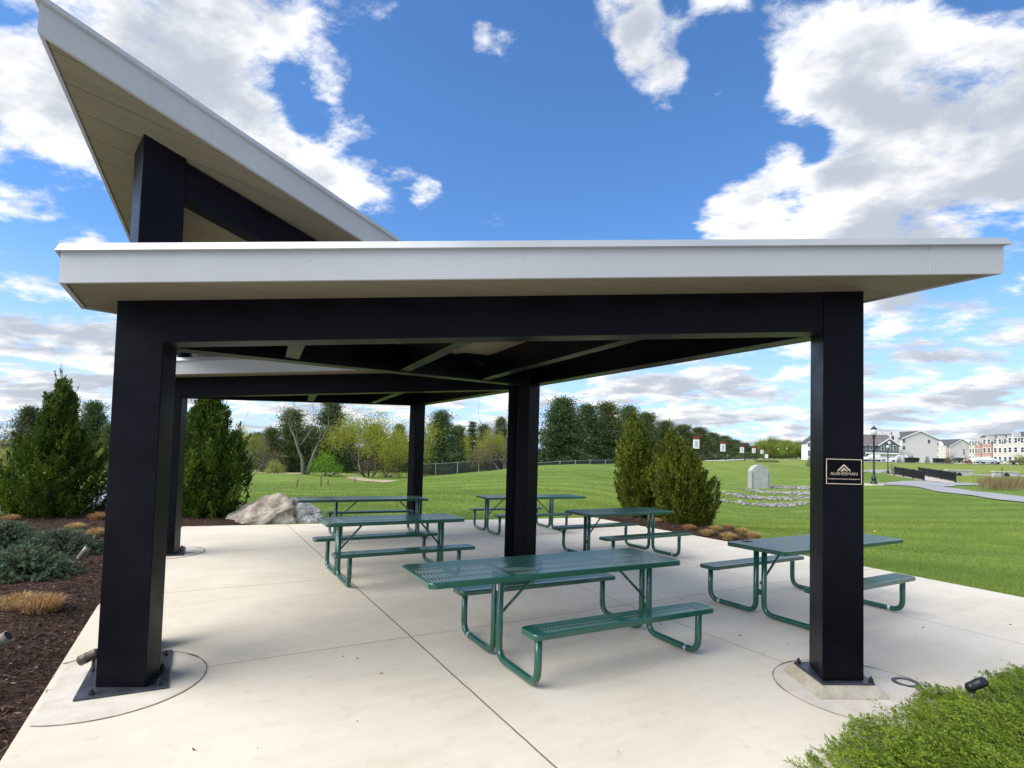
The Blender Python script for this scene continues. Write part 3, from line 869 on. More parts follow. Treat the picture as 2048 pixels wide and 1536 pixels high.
# footing discs round the posts
def disc(cx, cy, r, clip=None):
    pts = [(cx + r * math.cos(a), cy + r * math.sin(a)) for a in np.linspace(0, 2 * math.pi, 56, endpoint=False)]
    if clip:
        pts = [p for p in pts if clip(*p)]
    return pts
def footing(cx, cy, r, clip=None):
    pts = disc(cx, cy, r, clip)
    tag(MB().prism(pts, 0.001, 0.004).build('concrete_footing', M['patch']), kind='structure')
    ring = MB()
    n = 150
    for i in range(n):
        a0, a1 = 2 * math.pi * i / n, 2 * math.pi * (i + 1) / n
        if clip and not clip(cx + r * math.cos(a0), cy + r * math.sin(a0)):
            continue
        w0 = 0.003 + 0.014 * abs(mnoise.noise((cx + 3 * math.cos(a0), 3 * math.sin(a0), 1.0)))
        w1 = 0.003 + 0.014 * abs(mnoise.noise((cx + 3 * math.cos(a1), 3 * math.sin(a1), 1.0)))
        P = lambda a, q: (cx + q * math.cos(a), cy + q * math.sin(a), 0.006)
        ring.add([P(a0, r - w0), P(a0, r + w0), P(a1, r + w1), P(a1, r - w1)], [(0, 1, 2, 3)])
    tag(ring.build('footing_joint', M['seal']), kind='structure')
left_edge = lambda x, y: (x * UX + y * UY) > -0.86
footing(-2.98, 4.18, 0.66, left_edge)
footing(2.80, 4.42, 0.62, lambda x, y: inside(PAD, x, y - 0.02))
footing(-5.72, 9.15, 0.62, left_edge)

# ------------------------------------------------------------------ the pavilion
def build_pavilion():
    pav = thing('picnic_pavilion', 'dark steel picnic pavilion with overlapping white edged triangular roofs above the green tables', 'pavilion')
    def roof(poly, zf, th, panels):
        r = MB().prism(offset_poly(poly, -0.03), lambda x, y: zf(x, y) + 0.045, lambda x, y: zf(x, y) + th - 0.01).build('roof', M['roof'], pav)
        MB().prism(offset_poly(poly, -0.034), lambda x, y: zf(x, y) + 0.012, lambda x, y: zf(x, y) + 0.040).build('soffit', M['soffit'], r)
        inner = offset_poly(poly, -0.028)
        mb = MB()
        n = len(poly)
        for i in range(n):
            a, b = np.array(poly[i]), np.array(poly[(i + 1) % n])
            c, d = np.array(inner[i]), np.array(inner[(i + 1) % n])
            cuts = [0.0] + list(panels.get(i, [])) + [1.0]
            ln = np.hypot(*(b - a))
            for k in range(len(cuts) - 1):
                g = 0.004 / ln
                t0 = cuts[k] + (g if k > 0 else 0.0)
                t1 = cuts[k + 1] - (g if k < len(cuts) - 2 else 0.0)
                q = [a + (b - a) * t0, a + (b - a) * t1, c + (d - c) * t1, c + (d - c) * t0]
                mb.prism([tuple(p) for p in q], zf, lambda x, y: zf(x, y) + th)
        mb.build('fascia', mat=M['fascia'], parent=r)
        # metal drip edge: a strip that flares out at its lower hem
        o1, o2, i1 = offset_poly(poly, 0.010), offset_poly(poly, 0.030), offset_poly(poly, -0.10)
        db = MB()
        vs, fs = [], []
        for loop, hh in ((i1, th + 0.006), (o1, th + 0.006), (o2, th - 0.045), (offset_poly(poly, 0.004), th - 0.050)):
            vs += [(x, y, zf(x, y) + hh) for x, y in loop]
        for i in range(n):
            j = (i + 1) % n
            for k in range(3):
                fs.append((k * n + i, (k + 1) * n + i, (k + 1) * n + j, k * n + j))
        db.add(vs, fs)
        db.build('drip_edge', M['drip'], r)
        return r
    def post(poly, z0, ztop, plate=None, bolts=(), pz=0.0, zl=0.02):
        p = MB().prism(poly, z0, ztop).build('post', M['steel'], pav, bevel=0.008)
        if plate:
            MB().prism(plate, pz, pz + zl).build('base_plate', M['plate'], p, bevel=0.003)
            for bx, by in bolts:
                b = MB()
                b.lathe([(0.024, 0.0), (0.024, 0.003), (0.019, 0.003), (0.019, 0.024), (0.010, 0.025), (0.010, 0.040), (0.006, 0.043)], 6, (bx, by, pz + zl))
                b.build('anchor_bolt', M['bolt'], p)
        return p
    def beam(p0, p1, z0, z1, w, depth, name='beam', mat='steel'):
        p0, p1 = np.array(p0, float), np.array(p1, float)
        d = (p1 - p0) / np.hypot(*(p1 - p0))
        n = np.array([-d[1], d[0]]) * w / 2
        vs = []
        for p, z in ((p0, z0), (p1, z1)):
            for s, hh in ((-1, 0), (1, 0), (1, depth), (-1, depth)):
                q = p + n * s
                vs.append((q[0], q[1], z + hh))
        fs = [(0, 1, 2, 3), (7, 6, 5, 4), (0, 4, 5, 1), (1, 5, 6, 2), (2, 6, 7, 3), (3, 7, 4, 0)]
        return MB().add(vs, fs).build(name, M[mat], pav, bevel=0.006)
    # --- front roof: plane of its soffit
    zf = lambda x, y: 2.8158 + 0.05343 * x + 0.04355 * y
    front = [(-2.946, 3.506), (3.485, 3.878), (0.35, 10.25), (-0.10, 10.35), (-3.36, 4.221)]
    roof(front, zf, 0.250, {0: [0.528, 0.913] and [0.913], 1: [0.5], 3: [0.5]})
    FLp = [(-2.961, 4.048), (-2.614, 4.071), (-2.661, 4.314), (-2.80, 4.44), (-3.02, 4.36)]
    FLplate = [(-2.965, 3.853), (-2.464, 4.101), (-2.881, 4.83), (-3.37, 4.60)]
    ux, vx = np.array([UX, UY]), np.array([-UY, UX])
    post(FLp, 0.02, lambda x, y: zf(x, y) + 0.02, FLplate, [(-2.90, 3.935), (-2.545, 4.12), (-2.70, 4.405), (-2.855, 4.69), (-3.10, 4.30), (-3.30, 4.60)], 0.005, 0.018)
    FRp = [(2.46, 4.34), (2.795, 4.36), (2.83, 4.66), (2.70, 4.76), (2.536, 4.673)]
    grout_b = [(2.372, 4.215), (2.925, 4.245), (2.99, 4.86), (2.375, 4.80)]
    grout_t = [(2.425, 4.285), (2.865, 4.305), (2.92, 4.80), (2.425, 4.745)]
    frp = post(FRp, 0.095, lambda x, y: zf(x, y) + 0.02, offset_poly(grout_t, -0.012), [(2.462, 4.70), (2.838, 4.345), (2.87, 4.73)], 0.076, 0.018)
    MB().frustum(grout_b, 0.005, grout_t, 0.078).build('grout_pad', M['grout'], frp, bevel=0.006)
    Mp = [(0.085, 8.90), (0.265, 8.87), (0.445, 9.06), (0.34, 9.20), (0.10, 9.16)]
    post(Mp, 0.02, lambda x, y: zf(x, y) + 0.02, [(-0.02, 8.78), (0.40, 8.74), (0.58, 9.10), (0.10, 9.22)], [(0.03, 8.83), (0.36, 8.80), (0.52, 9.06)], 0.005, 0.018)
    bz = lambda p, d=0.31: zf(*p) - d
    for a, b, w in (((-2.66, 4.172), (2.50, 4.455), 0.21), ((-2.78, 4.36), (0.12, 8.96), 0.22), ((2.56, 4.66), (0.36, 9.02), 0.22)):
        beam(a, b, bz(a), bz(b), w, 0.318)
    # joists run alongside the right-hand beam
    for a, b in (((-1.72, 4.33), (-2.12, 5.22)), ((-0.36, 4.40), (-1.30, 6.52)), ((1.05, 4.49), (-0.42, 7.90))):
        beam(a, b, bz(a, 0.295), bz(b, 0.295), 0.13, 0.30, 'joist')
    # --- rear roof: the same shape set back along the pad
    ox, oy, oz = -2.76, 4.835, 0.018
    zr = lambda x, y: zf(x - ox, y - oy) + oz
    rear = [(front[0][0] + ox, front[0][1] + oy), (-1.25, 8.445), (-0.62, 9.75), (-2.45, 15.08), (-2.86, 15.18), (front[4][0] + ox, front[4][1] + oy)]
    roof(rear, zr, 0.250, {})
    sh = lambda poly: [(x + ox, y + oy) for x, y in poly]
    rl = sh(FLp)
    post(rl, 0.02, lambda x, y: zr(x, y) + 0.02, sh(FLplate), [(x + ox, y + oy) for x, y in ((-2.90, 3.935), (-2.545, 4.12), (-2.70, 4.405), (-2.855, 4.69), (-3.30, 4.60))], 0.005, 0.018)
    FR2 = [(-0.075, 9.20), (0.26, 9.23), (0.27, 9.52), (-0.05, 9.50)]
    post(FR2, 0.02, zr(0.1, 9.3) + 0.02)
    M2 = [(-2.58, 13.79), (-2.42, 13.72), (-2.20, 13.84), (-2.30, 14.06), (-2.55, 14.02)]
    post(M2, 0.02, lambda x, y: zr(x, y) + 0.02)
    bzr = lambda p, d=0.31: zr(*p) - d
    for a, b, w in (((-5.42, 9.007), (-0.03, 9.32), 0.21), ((-5.54, 9.20), (-2.52, 13.86), 0.22), ((-0.02, 9.46), (-2.32, 13.86), 0.22)):
        beam(a, b, bzr(a), bzr(b), w, 0.312)
    for a, b in (((-3.35, 9.20), (-4.15, 11.26)), ((-1.85, 9.28), (-3.25, 12.66))):
        beam(a, b, bzr(a, 0.295), bzr(b, 0.295), 0.13, 0.30, 'joist')
    # --- tall tilted roof between the two
    zt = lambda x, y: 5.54103 - 0.085576 * x - 0.29822 * y
    tall = [(-3.458, 3.80), (-0.28, 7.07), (-5.75, 9.5)]
    roof(tall, zt, 0.268, {})
    d, nn = np.array([0.702, 0.712]), np.array([-0.712, 0.702])
    A = np.array([-3.231, 4.619])
    B = A + 0.335 * d
    tp = [tuple(A), tuple(B), tuple(B + 0.335 * nn), tuple(A + 0.335 * nn)]
    post(tp, 0.02, lambda x, y: zt(x, y) + 0.02)
    e = B + 0.12 * nn
    f = e + 3.75 * d
    beam(e, f, zt(*e) - 0.315, zt(*f) - 0.315, 0.20, 0.322)
    g = np.array(tp[3]) + np.array([0.14, 0.0])
    hh = np.array([-5.25, 8.75])
    beam(g, hh, zt(*g) - 0.315, zt(*hh) - 0.315, 0.18, 0.322)
    return pav
build_pavilion()

def text_mesh(body, size, ext=0.0015, width=None):
    cu = bpy.data.curves.new('lettering', 'FONT')
    cu.body = body
    cu.size = size
    cu.extrude = ext
    cu.align_x = 'CENTER'
    cu.resolution_u = 3
    o = bpy.data.objects.new('lettering', cu)
    COL.objects.link(o)
    bpy.context.view_layer.update()
    me = bpy.data.meshes.new_from_object(o.evaluated_get(bpy.context.evaluated_depsgraph_get()))
    bpy.data.objects.remove(o)
    if width:
        xs = [v.co.x for v in me.vertices]
        s = width / (max(xs) - min(xs))
        me.transform(Matrix.Diagonal((s, 1, 1, 1)))
    return me
def build_sign():
    w, h_ = 0.292, 0.198
    s = thing('plaque', 'black plaque with gold border, peak emblem and lettering fixed to the dark post', 'sign', (2.6205, 4.342, 1.718), math.atan2(0.02, 0.335))
    MB().box(-w / 2, w / 2, -0.006, 0.0, -h_ / 2, h_ / 2).build('panel', M['sign'], s)
    b = MB()
    t = 0.0055
    y0, y1 = -0.0085, -0.0062
    b.box(-w / 2, w / 2, y0, y1, h_ / 2 - t, h_ / 2).box(-w / 2, w / 2, y0, y1, -h_ / 2, -h_ / 2 + t)
    b.box(-w / 2, -w / 2 + t, y0, y1, -h_ / 2 + t, h_ / 2 - t).box(w / 2 - t, w / 2, y0, y1, -h_ / 2 + t, h_ / 2 - t)
    b.build('border', M['gold'], s)
    e = MB()
    def chev(cx, top, half, hgt, th, cut=None):
        def bar(x0, z0, x1, z1):
            vs = [(x0, y0, z0), (x1, y0, z1), (x1, y0, z1 - th), (x0 - 0.0, y0, z0 - th)]
            vs += [(x, y1, z) for x, _, z in vs]
            e.add(vs, [(0, 1, 2, 3), (7, 6, 5, 4), (0, 4, 5, 1), (1, 5, 6, 2), (2, 6, 7, 3), (3, 7, 4, 0)])
        bar(cx - half, top - hgt, cx, top)
        bar(cx, top, cx + half, top - hgt)
    chev(0.0, 0.058, 0.052, 0.046, 0.013)
    chev(0.0, 0.031, 0.026, 0.022, 0.011)
    chev(-0.010, 0.014, 0.010, 0.007, 0.007)
    e.build('emblem', M['gold'], s)
    def put(body, size, z, width, mat):
        me = text_mesh(body, size, 0.001, width)
        me.transform(Matrix.Translation((0, -0.0075, z)) @ Matrix.Rotation(math.pi / 2, 4, 'X'))
        me.materials.clear()
        me.materials.append(M[mat])
        link('lettering', me, s)
    put('AUSHERMAN', 0.034, -0.028, 0.222, 'gold')
    put('AUSHERMAN', 0.0335, -0.0283, 0.2235, 'gold')
    put('An Ausherman Properties Development', 0.0135, -0.062, 0.258, 'gold')
build_sign()
# cleanout ring in the slab
cx_, cy_ = xy(1812, 1366)
o = MB().lathe([(0.066, 0.0), (0.065, 0.005), (0.070, 0.007), (0.094, 0.007), (0.100, 0.004), (0.101, 0.0)], 36, (0, 0, 0), False).build('drain_ring', M['plate'], None, True)
o.location = (cx_, cy_, 0.004)
tag(o, 'flat round metal drain ring set in the concrete beside the grout footed post', 'drain cover')

# ------------------------------------------------------------------ picnic tables
def rrect(x0, x1, y0, y1, r, n=5):
    out = []
    for cx, cy, a0 in ((x1 - r, y1 - r, 0), (x0 + r, y1 - r, 90), (x0 + r, y0 + r, 180), (x1 - r, y0 + r, 270)):
        for k in range(n + 1):
            a = R(a0 + 90 * k / n)
            out.append((cx + r * math.cos(a), cy + r * math.sin(a)))
    return out
def slab_top(x0, x1, y0, y1, z, rim, skirt, r, pitch):
    """Punched sheet: a rolled rim, close crosswise slats with slots between, a few long ribs."""
    mb = MB()
    o0 = rrect(x0, x1, y0, y1, r)
    o1 = rrect(x0 + 0.006, x1 - 0.006, y0 + 0.006, y1 - 0.006, r - 0.004)
    i0 = rrect(x0 + rim, x1 - rim, y0 + rim, y1 - rim, max(r - rim, 0.012))
    n = len(o0)
    rows = [[(x, y, z - skirt) for x, y in o1], [(x, y, z - skirt) for x, y in o0], [(x, y, z - 0.010) for x, y in o0], [(x, y, z - 0.003) for x, y in rrect(x0 + 0.003, x1 - 0.003, y0 + 0.003, y1 - 0.003, r - 0.002)],
            [(x, y, z) for x, y in rrect(x0 + 0.010, x1 - 0.010, y0 + 0.010, y1 - 0.010, r - 0.006)], [(x, y, z) for x, y in i0], [(x, y, z - 0.008) for x, y in i0]]
    vs = [p for rw in rows for p in rw]
    fs = []
    for k in range(len(rows) - 1):
        for i in range(n):
            j = (i + 1) % n
            fs.append((k * n + i, k * n + j, (k + 1) * n + j, (k + 1) * n + i))
    mb.add(vs, fs)
    xa, xb, ya, yb = x0 + rim, x1 - rim, y0 + rim, y1 - rim
    k = int(round((xb - xa) / pitch))
    p = (xb - xa) / k
    for i in range(k + 1):
        xc = xa + i * p
        hw = 0.235 * p
        ins = 0.010 if (i == 0 or i == k) else 0.0
        mb.add([(xc - hw, ya + ins - 0.004, z - 0.0040), (xc + hw, ya + ins - 0.004, z - 0.0040), (xc + hw, yb - ins + 0.004, z - 0.0040), (xc - hw, yb - ins + 0.004, z - 0.0040),
                (xc - hw * 0.92, ya + ins - 0.004, z - 0.001), (xc + hw * 0.92, ya + ins - 0.004, z - 0.001), (xc + hw * 0.92, yb - ins + 0.004, z - 0.001), (xc - hw * 0.92, yb - ins + 0.004, z - 0.001)],
               [(0, 1, 5, 4), (1, 2, 6, 5), (2, 3, 7, 6), (3, 0, 4, 7), (4, 5, 6, 7)])
    m = max(2, int(round((yb - ya) / 0.19)))
    for j in range(1, m):
        yc = ya + (yb - ya) * j / m
        mb.box(xa, xb, yc - 0.006, yc + 0.006, z - 0.018, z - 0.0110)
    return mb
def bend_path(pts, r, n=5):
    """Polyline with rounded corners."""
    out = [Vector(pts[0])]
    for i in range(1, len(pts) - 1):
        p, a, b = Vector(pts[i]), Vector(pts[i - 1]), Vector(pts[i + 1])
        d0, d1 = (a - p).normalized(), (b - p).normalized()
        ang = d0.angle(d1)
        t = r / math.tan(ang / 2)
        s, e = p + d0 * t, p + d1 * t
        for k in range(n + 1):
            f = k / n
            out.append((1 - f) ** 2 * s + 2 * f * (1 - f) * p + f * f * e)
    out.append(Vector(pts[-1]))
    return out
H_T, W_T, H_S, W_S, S_OFF = 0.795, 0.761, 0.452, 0.247, 0.690
def make_table(ada):
    root = thing('picnic_table', '', 'picnic table')
    root['group'] = 'green metal picnic tables on the concrete pad'
    a = 0.848 if ada else 0.765
    ls = 1.89 if ada else 1.965
    if ada:
        x0, x1 = -0.322 - 1.291, -0.322 + 1.291
    else:
        x0, x1 = -1.0, 1.0
    slab_top(x0, x1, -W_T / 2, W_T / 2, H_T, 0.024, 0.048, 0.05, 0.0285).build('tabletop', M['green'], root)
    for s in (-1, 1):
        slab_top(-ls / 2, ls / 2, s * S_OFF - W_S / 2, s * S_OFF + W_S / 2, H_S, 0.022, 0.044, 0.05, 0.0285).build('seat', M['green'], root)
    rt = 0.0302
    for ex in (-1, 1):
        for s in (-1, 1):
            pts = bend_path([(ex * a, s * 0.052, H_T - 0.03), (ex * a, s * 0.052, rt + 0.004), (ex * a, s * (S_OFF + 0.01), rt + 0.004), (ex * a, s * (S_OFF + 0.01), H_S - 0.02)], 0.125, 6)
            leg = MB().tube(pts, rt, 14).build('leg', M['green'], root, True)
            if (ex, s) in ((-1, 1), (1, -1)):
                MB().tube([(ex * a, s * 0.545, rt + 0.004), (ex * a, s * 0.575, rt + 0.004)], rt + 0.004, 14).box(ex * a - 0.012, ex * a + 0.012, s * 0.56 - 0.012, s * 0.56 + 0.045, 0.0, 0.004).build('ground_clamp', M['clamp'], leg, False)
        b = MB().tube([(ex * (a - 0.01), 0, 0.36), (ex * 0.40, 0, H_T - 0.04)], 0.0135, 10)
        b.build('brace', M['green'], root, True)
        MB().box(ex * a - 0.005, ex * a + 0.005, -0.05, 0.05, 0.235, 0.30).build('gusset', M['green'], root)
        MB().box(ex * a - 0.03, ex * a + 0.03, -0.30, 0.30, H_T - 0.040, H_T - 0.012).build('top_bracket', M['green'], root)
        # seat bracket
        for s in (-1, 1):
            MB().box(ex * a - 0.028, ex * a + 0.028, s * S_OFF - 0.10, s * S_OFF + 0.10, H_S - 0.034, H_S - 0.010).build('seat_bracket', M['green'], root)
    st = MB()
    st.add([(-a - 0.0315, -0.052 - 0.014, 0.60), (-a - 0.0315, -0.052 + 0.014, 0.60), (-a - 0.0315, -0.052 + 0.014, 0.655), (-a - 0.0315, -0.052 - 0.014, 0.655)], [(0, 3, 2, 1)])
    st.build('sticker', M['sticker'], root)
    return root
T_ADA = make_table(True)
T_STD = make_table(False)
PI = math.pi
tables = [
    (T_ADA, 0.659, 5.267, 0.495, 'nearest green picnic table, its long tabletop showing every slot, between the two big posts'),
    (T_STD, -1.717, 8.117, 0.514, 'green picnic table astride the pad joint, in front of the one by the boulders'),
    (T_ADA, -2.732, 11.474, 0.463, 'farthest green picnic table beside the pale boulders, tabletop overhanging towards them'),
    (T_ADA, 0.235, 12.948, 0.463 + PI, 'small looking green picnic table partly behind the middle post, at the lawn edge'),
    (T_STD, 2.031, 10.135, 0.526, 'green picnic table nearest the two leaning junipers'),
    (T_ADA, 3.644, 6.838, 0.525 + PI, 'green picnic table behind the post with the plaque, beside the open lawn'),
]
used = set()
for proto, x, y, th, lab in tables:
    if proto.name in used:
        t = dup(proto, (x, y, 0.004), th, label=lab)
    else:
        t = proto
        used.add(proto.name)
        t.location = (x, y, 0.004)
        t.rotation_euler = (0, 0, th)
        t['label'] = lab
# small grey tag lying on the table behind the plaque post
tx, ty = 3.644 - 0.83 * math.cos(0.525) - 0.22 * math.sin(0.525) * -1 - 0.25, 6.838 - 0.83 * math.sin(0.525) + 0.05
p = gz(1494, 1082, H_T + 0.006)
o = MB().box(-0.05, 0.05, -0.03, 0.03, 0.0, 0.006).box(-0.02, 0.02, -0.012, 0.012, 0.006, 0.009).build('plate_tag', M['plate'], None, bevel=0.002)
o.location = (p[0], p[1], H_T + 0.005)
o.rotation_euler = (0, 0, 0.3)
tag(o, 'small flat grey plate lying on the tabletop behind the plaque post', 'plate')

# ------------------------------------------------------------------ plants near the pad
def cone_dirs(n, up=0.0):
    d = rng.normal(size=(n, 3))
    d[:, 2] += up
    return nrm(d)
def juniper_bush(name, h, w, lean, mat, n_pl=560, per=62, leaders=9, label='', knots=None, seed=0):
    """Dense upright bush built of feathery plumes that sweep outwards and up."""
    global rng
    keep, rng = rng, np.random.default_rng(seed)
    V = []
    lean = np.array(lean, float)
    T = []
    def prof(t):
        return np.interp(t, knots[0], knots[1]) * w / 2
    phase = rng.uniform(0, 6.28, 4)
    for k in range(n_pl):
        t = rng.uniform(0.02, 1.0) ** 1.15
        az = rng.uniform(0, 2 * math.pi)
        inner = 1.0 if rng.random() < 0.72 else rng.uniform(0.45, 0.85)
        lump = 1.0 + 0.17 * math.sin(3 * az + phase[0] + 7 * t) + 0.14 * math.sin(5 * az + phase[1] - 13 * t)
        r = float(prof(np.array(t))) * inner * lump * rng.uniform(0.80, 1.16)
        tip = np.array([r * math.cos(az), r * math.sin(az), t * h])
        tip[:2] += lean * t ** 1.4
        out = np.array([math.cos(az), math.sin(az), 0])
        d = out * (0.62 * (1 - t) + 0.16) + np.array([0, 0, 1.0]) + rng.normal(size=3) * 0.16 + np.array([lean[0], lean[1], 0]) * 0.35
        d /= np.linalg.norm(d)
        ln = rng.uniform(0.34, 0.66) * (0.75 + 0.2 * w)
        T.append(np.full(per, rng.uniform(0, 1) ** 1.4))
        s = rng.uniform(0, 1, per) ** 0.8
        spread = 0.056 * (1 - s) ** 0.7 + 0.008
        P = tip - d * ln * (1 - s)[:, None] + rng.normal(size=(per, 3)) * spread[:, None]
        D = d * 1.0 + rng.normal(size=(per, 3)) * 0.34
        V.append(leaves(P, D, rng.uniform(0.05, 0.10, per), rng.uniform(0.024, 0.040, per)))
    for k in range(leaders):
        az = rng.uniform(0, 2 * math.pi)
        t = rng.uniform(0.72, 1.0)
        base = np.array([math.cos(az), math.sin(az), 0]) * float(prof(np.array(t))) * 0.7 + np.array([0, 0, t * h])
        base[:2] += lean * t ** 1.4
        d = np.array([math.cos(az) * 0.3, math.sin(az) * 0.3, 1.0]) + np.array([lean[0], lean[1], 0]) * 0.5
        d /= np.linalg.norm(d)
        ln = rng.uniform(0.22, 0.48)
        s = rng.uniform(0, 1, 46)
        P = base + d * (ln * s)[:, None] + rng.normal(size=(46, 3)) * (0.022 * (1 - s) + 0.003)[:, None]
        V.append(leaves(P, d + rng.normal(size=(46, 3)) * 0.4, 0.055, 0.014))
        T.append(np.full(46, rng.uniform(0, 1)))
    m = 2200        # inner mass
    t = rng.uniform(0.03, 0.88, m)
    az = rng.uniform(0, 2 * math.pi, m)
    r = prof(t) * np.sqrt(rng.uniform(0, 1, m)) * 0.72
    P = np.stack([r * np.cos(az) + lean[0] * t ** 1.4, r * np.sin(az) + lean[1] * t ** 1.4, t * h], -1)
    D = np.stack([np.cos(az) * 0.5, np.sin(az) * 0.5, np.ones(m)], -1) + rng.normal(size=(m, 3)) * 0.5
    V.append(leaves(P, D, rng.uniform(0.10, 0.18, m), 0.05))
    T.append(rng.uniform(0, 1, m))
    root = thing(name, label, 'shrub')
    link('foliage', quads_mesh('foliage', np.concatenate(V), mat, np.concatenate(T)), root)
    t = MB()
    for k in range(4):
        a = rng.uniform(0, 6.28)
        t.tube([(0.04 * math.cos(a), 0.04 * math.sin(a), -0.08), (0.10 * math.cos(a), 0.10 * math.sin(a), h * 0.3), (0.12 * math.cos(a) + lean[0] * 0.5, 0.12 * math.sin(a) + lean[1] * 0.5, h * 0.72)], [0.045, 0.032, 0.012], 7)
    t.build('trunk', M['barkd'], root, True)
    rng = keep
    return root
def put(o, px, py, depth=None, z=None):
    p = xy(px, py, -0.03) if depth is None else spot(px, depth, py)[:2]
    o.location = (p[0], p[1], gh(*p) + 0.02 if z is None else z)
    return o
K1 = ([0, .12, .30, .45, .58, .70, .88, 1.0], [.60, .92, 1.0, .84, .54, .30, .22, .03])
K2 = ([0, .12, .35, .60, .80, 1.0], [.62, .92, 1.0, .76, .44, .05])
K3 = ([0, .10, .38, .65, .85, 1.0], [.55, .80, 1.0, .76, .36, .03])
put(juniper_bush('juniper_bush', 3.35, 2.36, (0.10, 0.0), M['juniper'], 620, 92, 20, 'large bushy dark juniper with a ragged thin top beside the road kerb', K1, 1), 103, 1032)
put(juniper_bush('juniper_bush', 3.35, 1.86, (-0.05, 0.0), M['juniper'], 560, 92, 10, 'dark green juniper behind the rear corner post beside the boulder', K2, 2), 412, 1035)
put(juniper_bush('juniper_bush', 3.15, 1.50, (-0.36, 0.05), M['juniper2'], 480, 92, 8, 'taller of two leaning olive junipers, the one nearer the middle post', K3, 3), 1286, 1036)
put(juniper_bush('juniper_bush', 2.62, 1.58, (-0.50, 0.0), M['juniper2'], 460, 92, 8, 'shorter leaning olive juniper, the one nearer the dry grass clumps', K3, 4), 1376, 1050)

def spruce_mound(w, d, h, label, seed, lift=0.5, n=430):
    """Low spreading spruce: tiers of bottle-brush twigs."""
    global rng
    keep, rng = rng, np.random.default_rng(seed)
    V, tw, T = [], MB(), []
    for k in range(n):
        az = rng.uniform(0, 2 * math.pi)
        q = math.sqrt(rng.uniform(0.02, 1.0))
        tier = rng.integers(0, 3)
        zt_ = h * (1 - q ** 2.2) * (0.55 + 0.45 * tier / 2) + 0.05 + rng.uniform(-0.02, 0.03)
        tip = np.array([q * math.cos(az) * w / 2, q * math.sin(az) * d / 2, zt_])
        dr = np.array([math.cos(az), math.sin(az), 0.10 + 0.3 * (1 - q)]) + rng.normal(size=3) * 0.22
        dr /= np.linalg.norm(dr)
        ln = rng.uniform(0.13, 0.24)
        m = 58
        s = rng.uniform(0, 1, m)
        P = tip - dr * (ln * (1 - s))[:, None] + np.array([0, 0, 1.0]) * (-0.06 * (1 - s) ** 2)[:, None]
        D = dr * 0.75 + rng.normal(size=(m, 3)) * 0.62 + np.array([0, 0, 0.25])
        V.append(leaves(P, D, rng.uniform(0.022, 0.038, m), 0.0085))
        T.append(np.full(m, rng.uniform(0, 1)))
        tw.tube([tuple(tip - dr * ln * 1.6 - np.array([0, 0, 0.08])), tuple(tip - dr * ln * 0.4)], [0.006, 0.003], 4, False)
    root = thing('spruce_shrub', label, 'shrub')
    link('foliage', quads_mesh('foliage', np.concatenate(V), M['spruce'], np.concatenate(T)), root)
    tw.build('twigs', M['barkd'], root)
    rng = keep
    return root
put(spruce_mound(1.55, 1.25, 0.38, 'low spreading blue spruce shrub in front of the large bushy juniper', 21), 118, 1112)
put(spruce_mound(1.40, 1.15, 0.38, 'low blue spruce shrub nearest the pale weed, in front of another', 22), 48, 1158)
put(spruce_mound(1.30, 1.2, 0.42, 'low blue spruce shrub beside the road kerb, darker beneath', 23), 12, 1098)

def grass_tuft(w, h, n, seed, mat='straw'):
    global rng
    keep, rng = rng, np.random.default_rng(seed)
    mb_q = []
    for k in range(n):
        a = rng.uniform(0, 6.28)
        r0 = math.sqrt(rng.uniform(0, 1)) * 0.34 * w
        base = np.array([r0 * math.cos(a), r0 * math.sin(a), 0])
        a2 = a + rng.normal() * 0.5
        reach = rng.uniform(0.05, 0.38) * w
        top = h * rng.uniform(0.55, 1.05)
        side = np.array([-math.sin(a2), math.cos(a2), 0]) * rng.uniform(0.003, 0.006)
        prev = base
        for i, s in enumerate((0.35, 0.7, 1.0)):
            p = base + np.array([math.cos(a2), math.sin(a2), 0]) * reach * s ** 1.6 + np.array([0, 0, top * (1.0 - 1.1 * (r0 / w) ** 1.0) * (1 - (1 - s) ** 1.8) * (1.0 - 0.25 * s ** 3)])
            w0, w1 = 1 - 0.3 * i, 1 - 0.3 * (i + 1)
            mb_q.append([prev - side * w0, prev + side * w0, p + side * w1, p - side * w1])
            prev = p
    rng = keep
    return quads_mesh('grass_clump', np.array(mb_q), M[mat])
tuft_me = [grass_tuft(0.42, 0.25, 620, 31), grass_tuft(0.36, 0.22, 560, 32), grass_tuft(0.30, 0.20, 420, 33)]
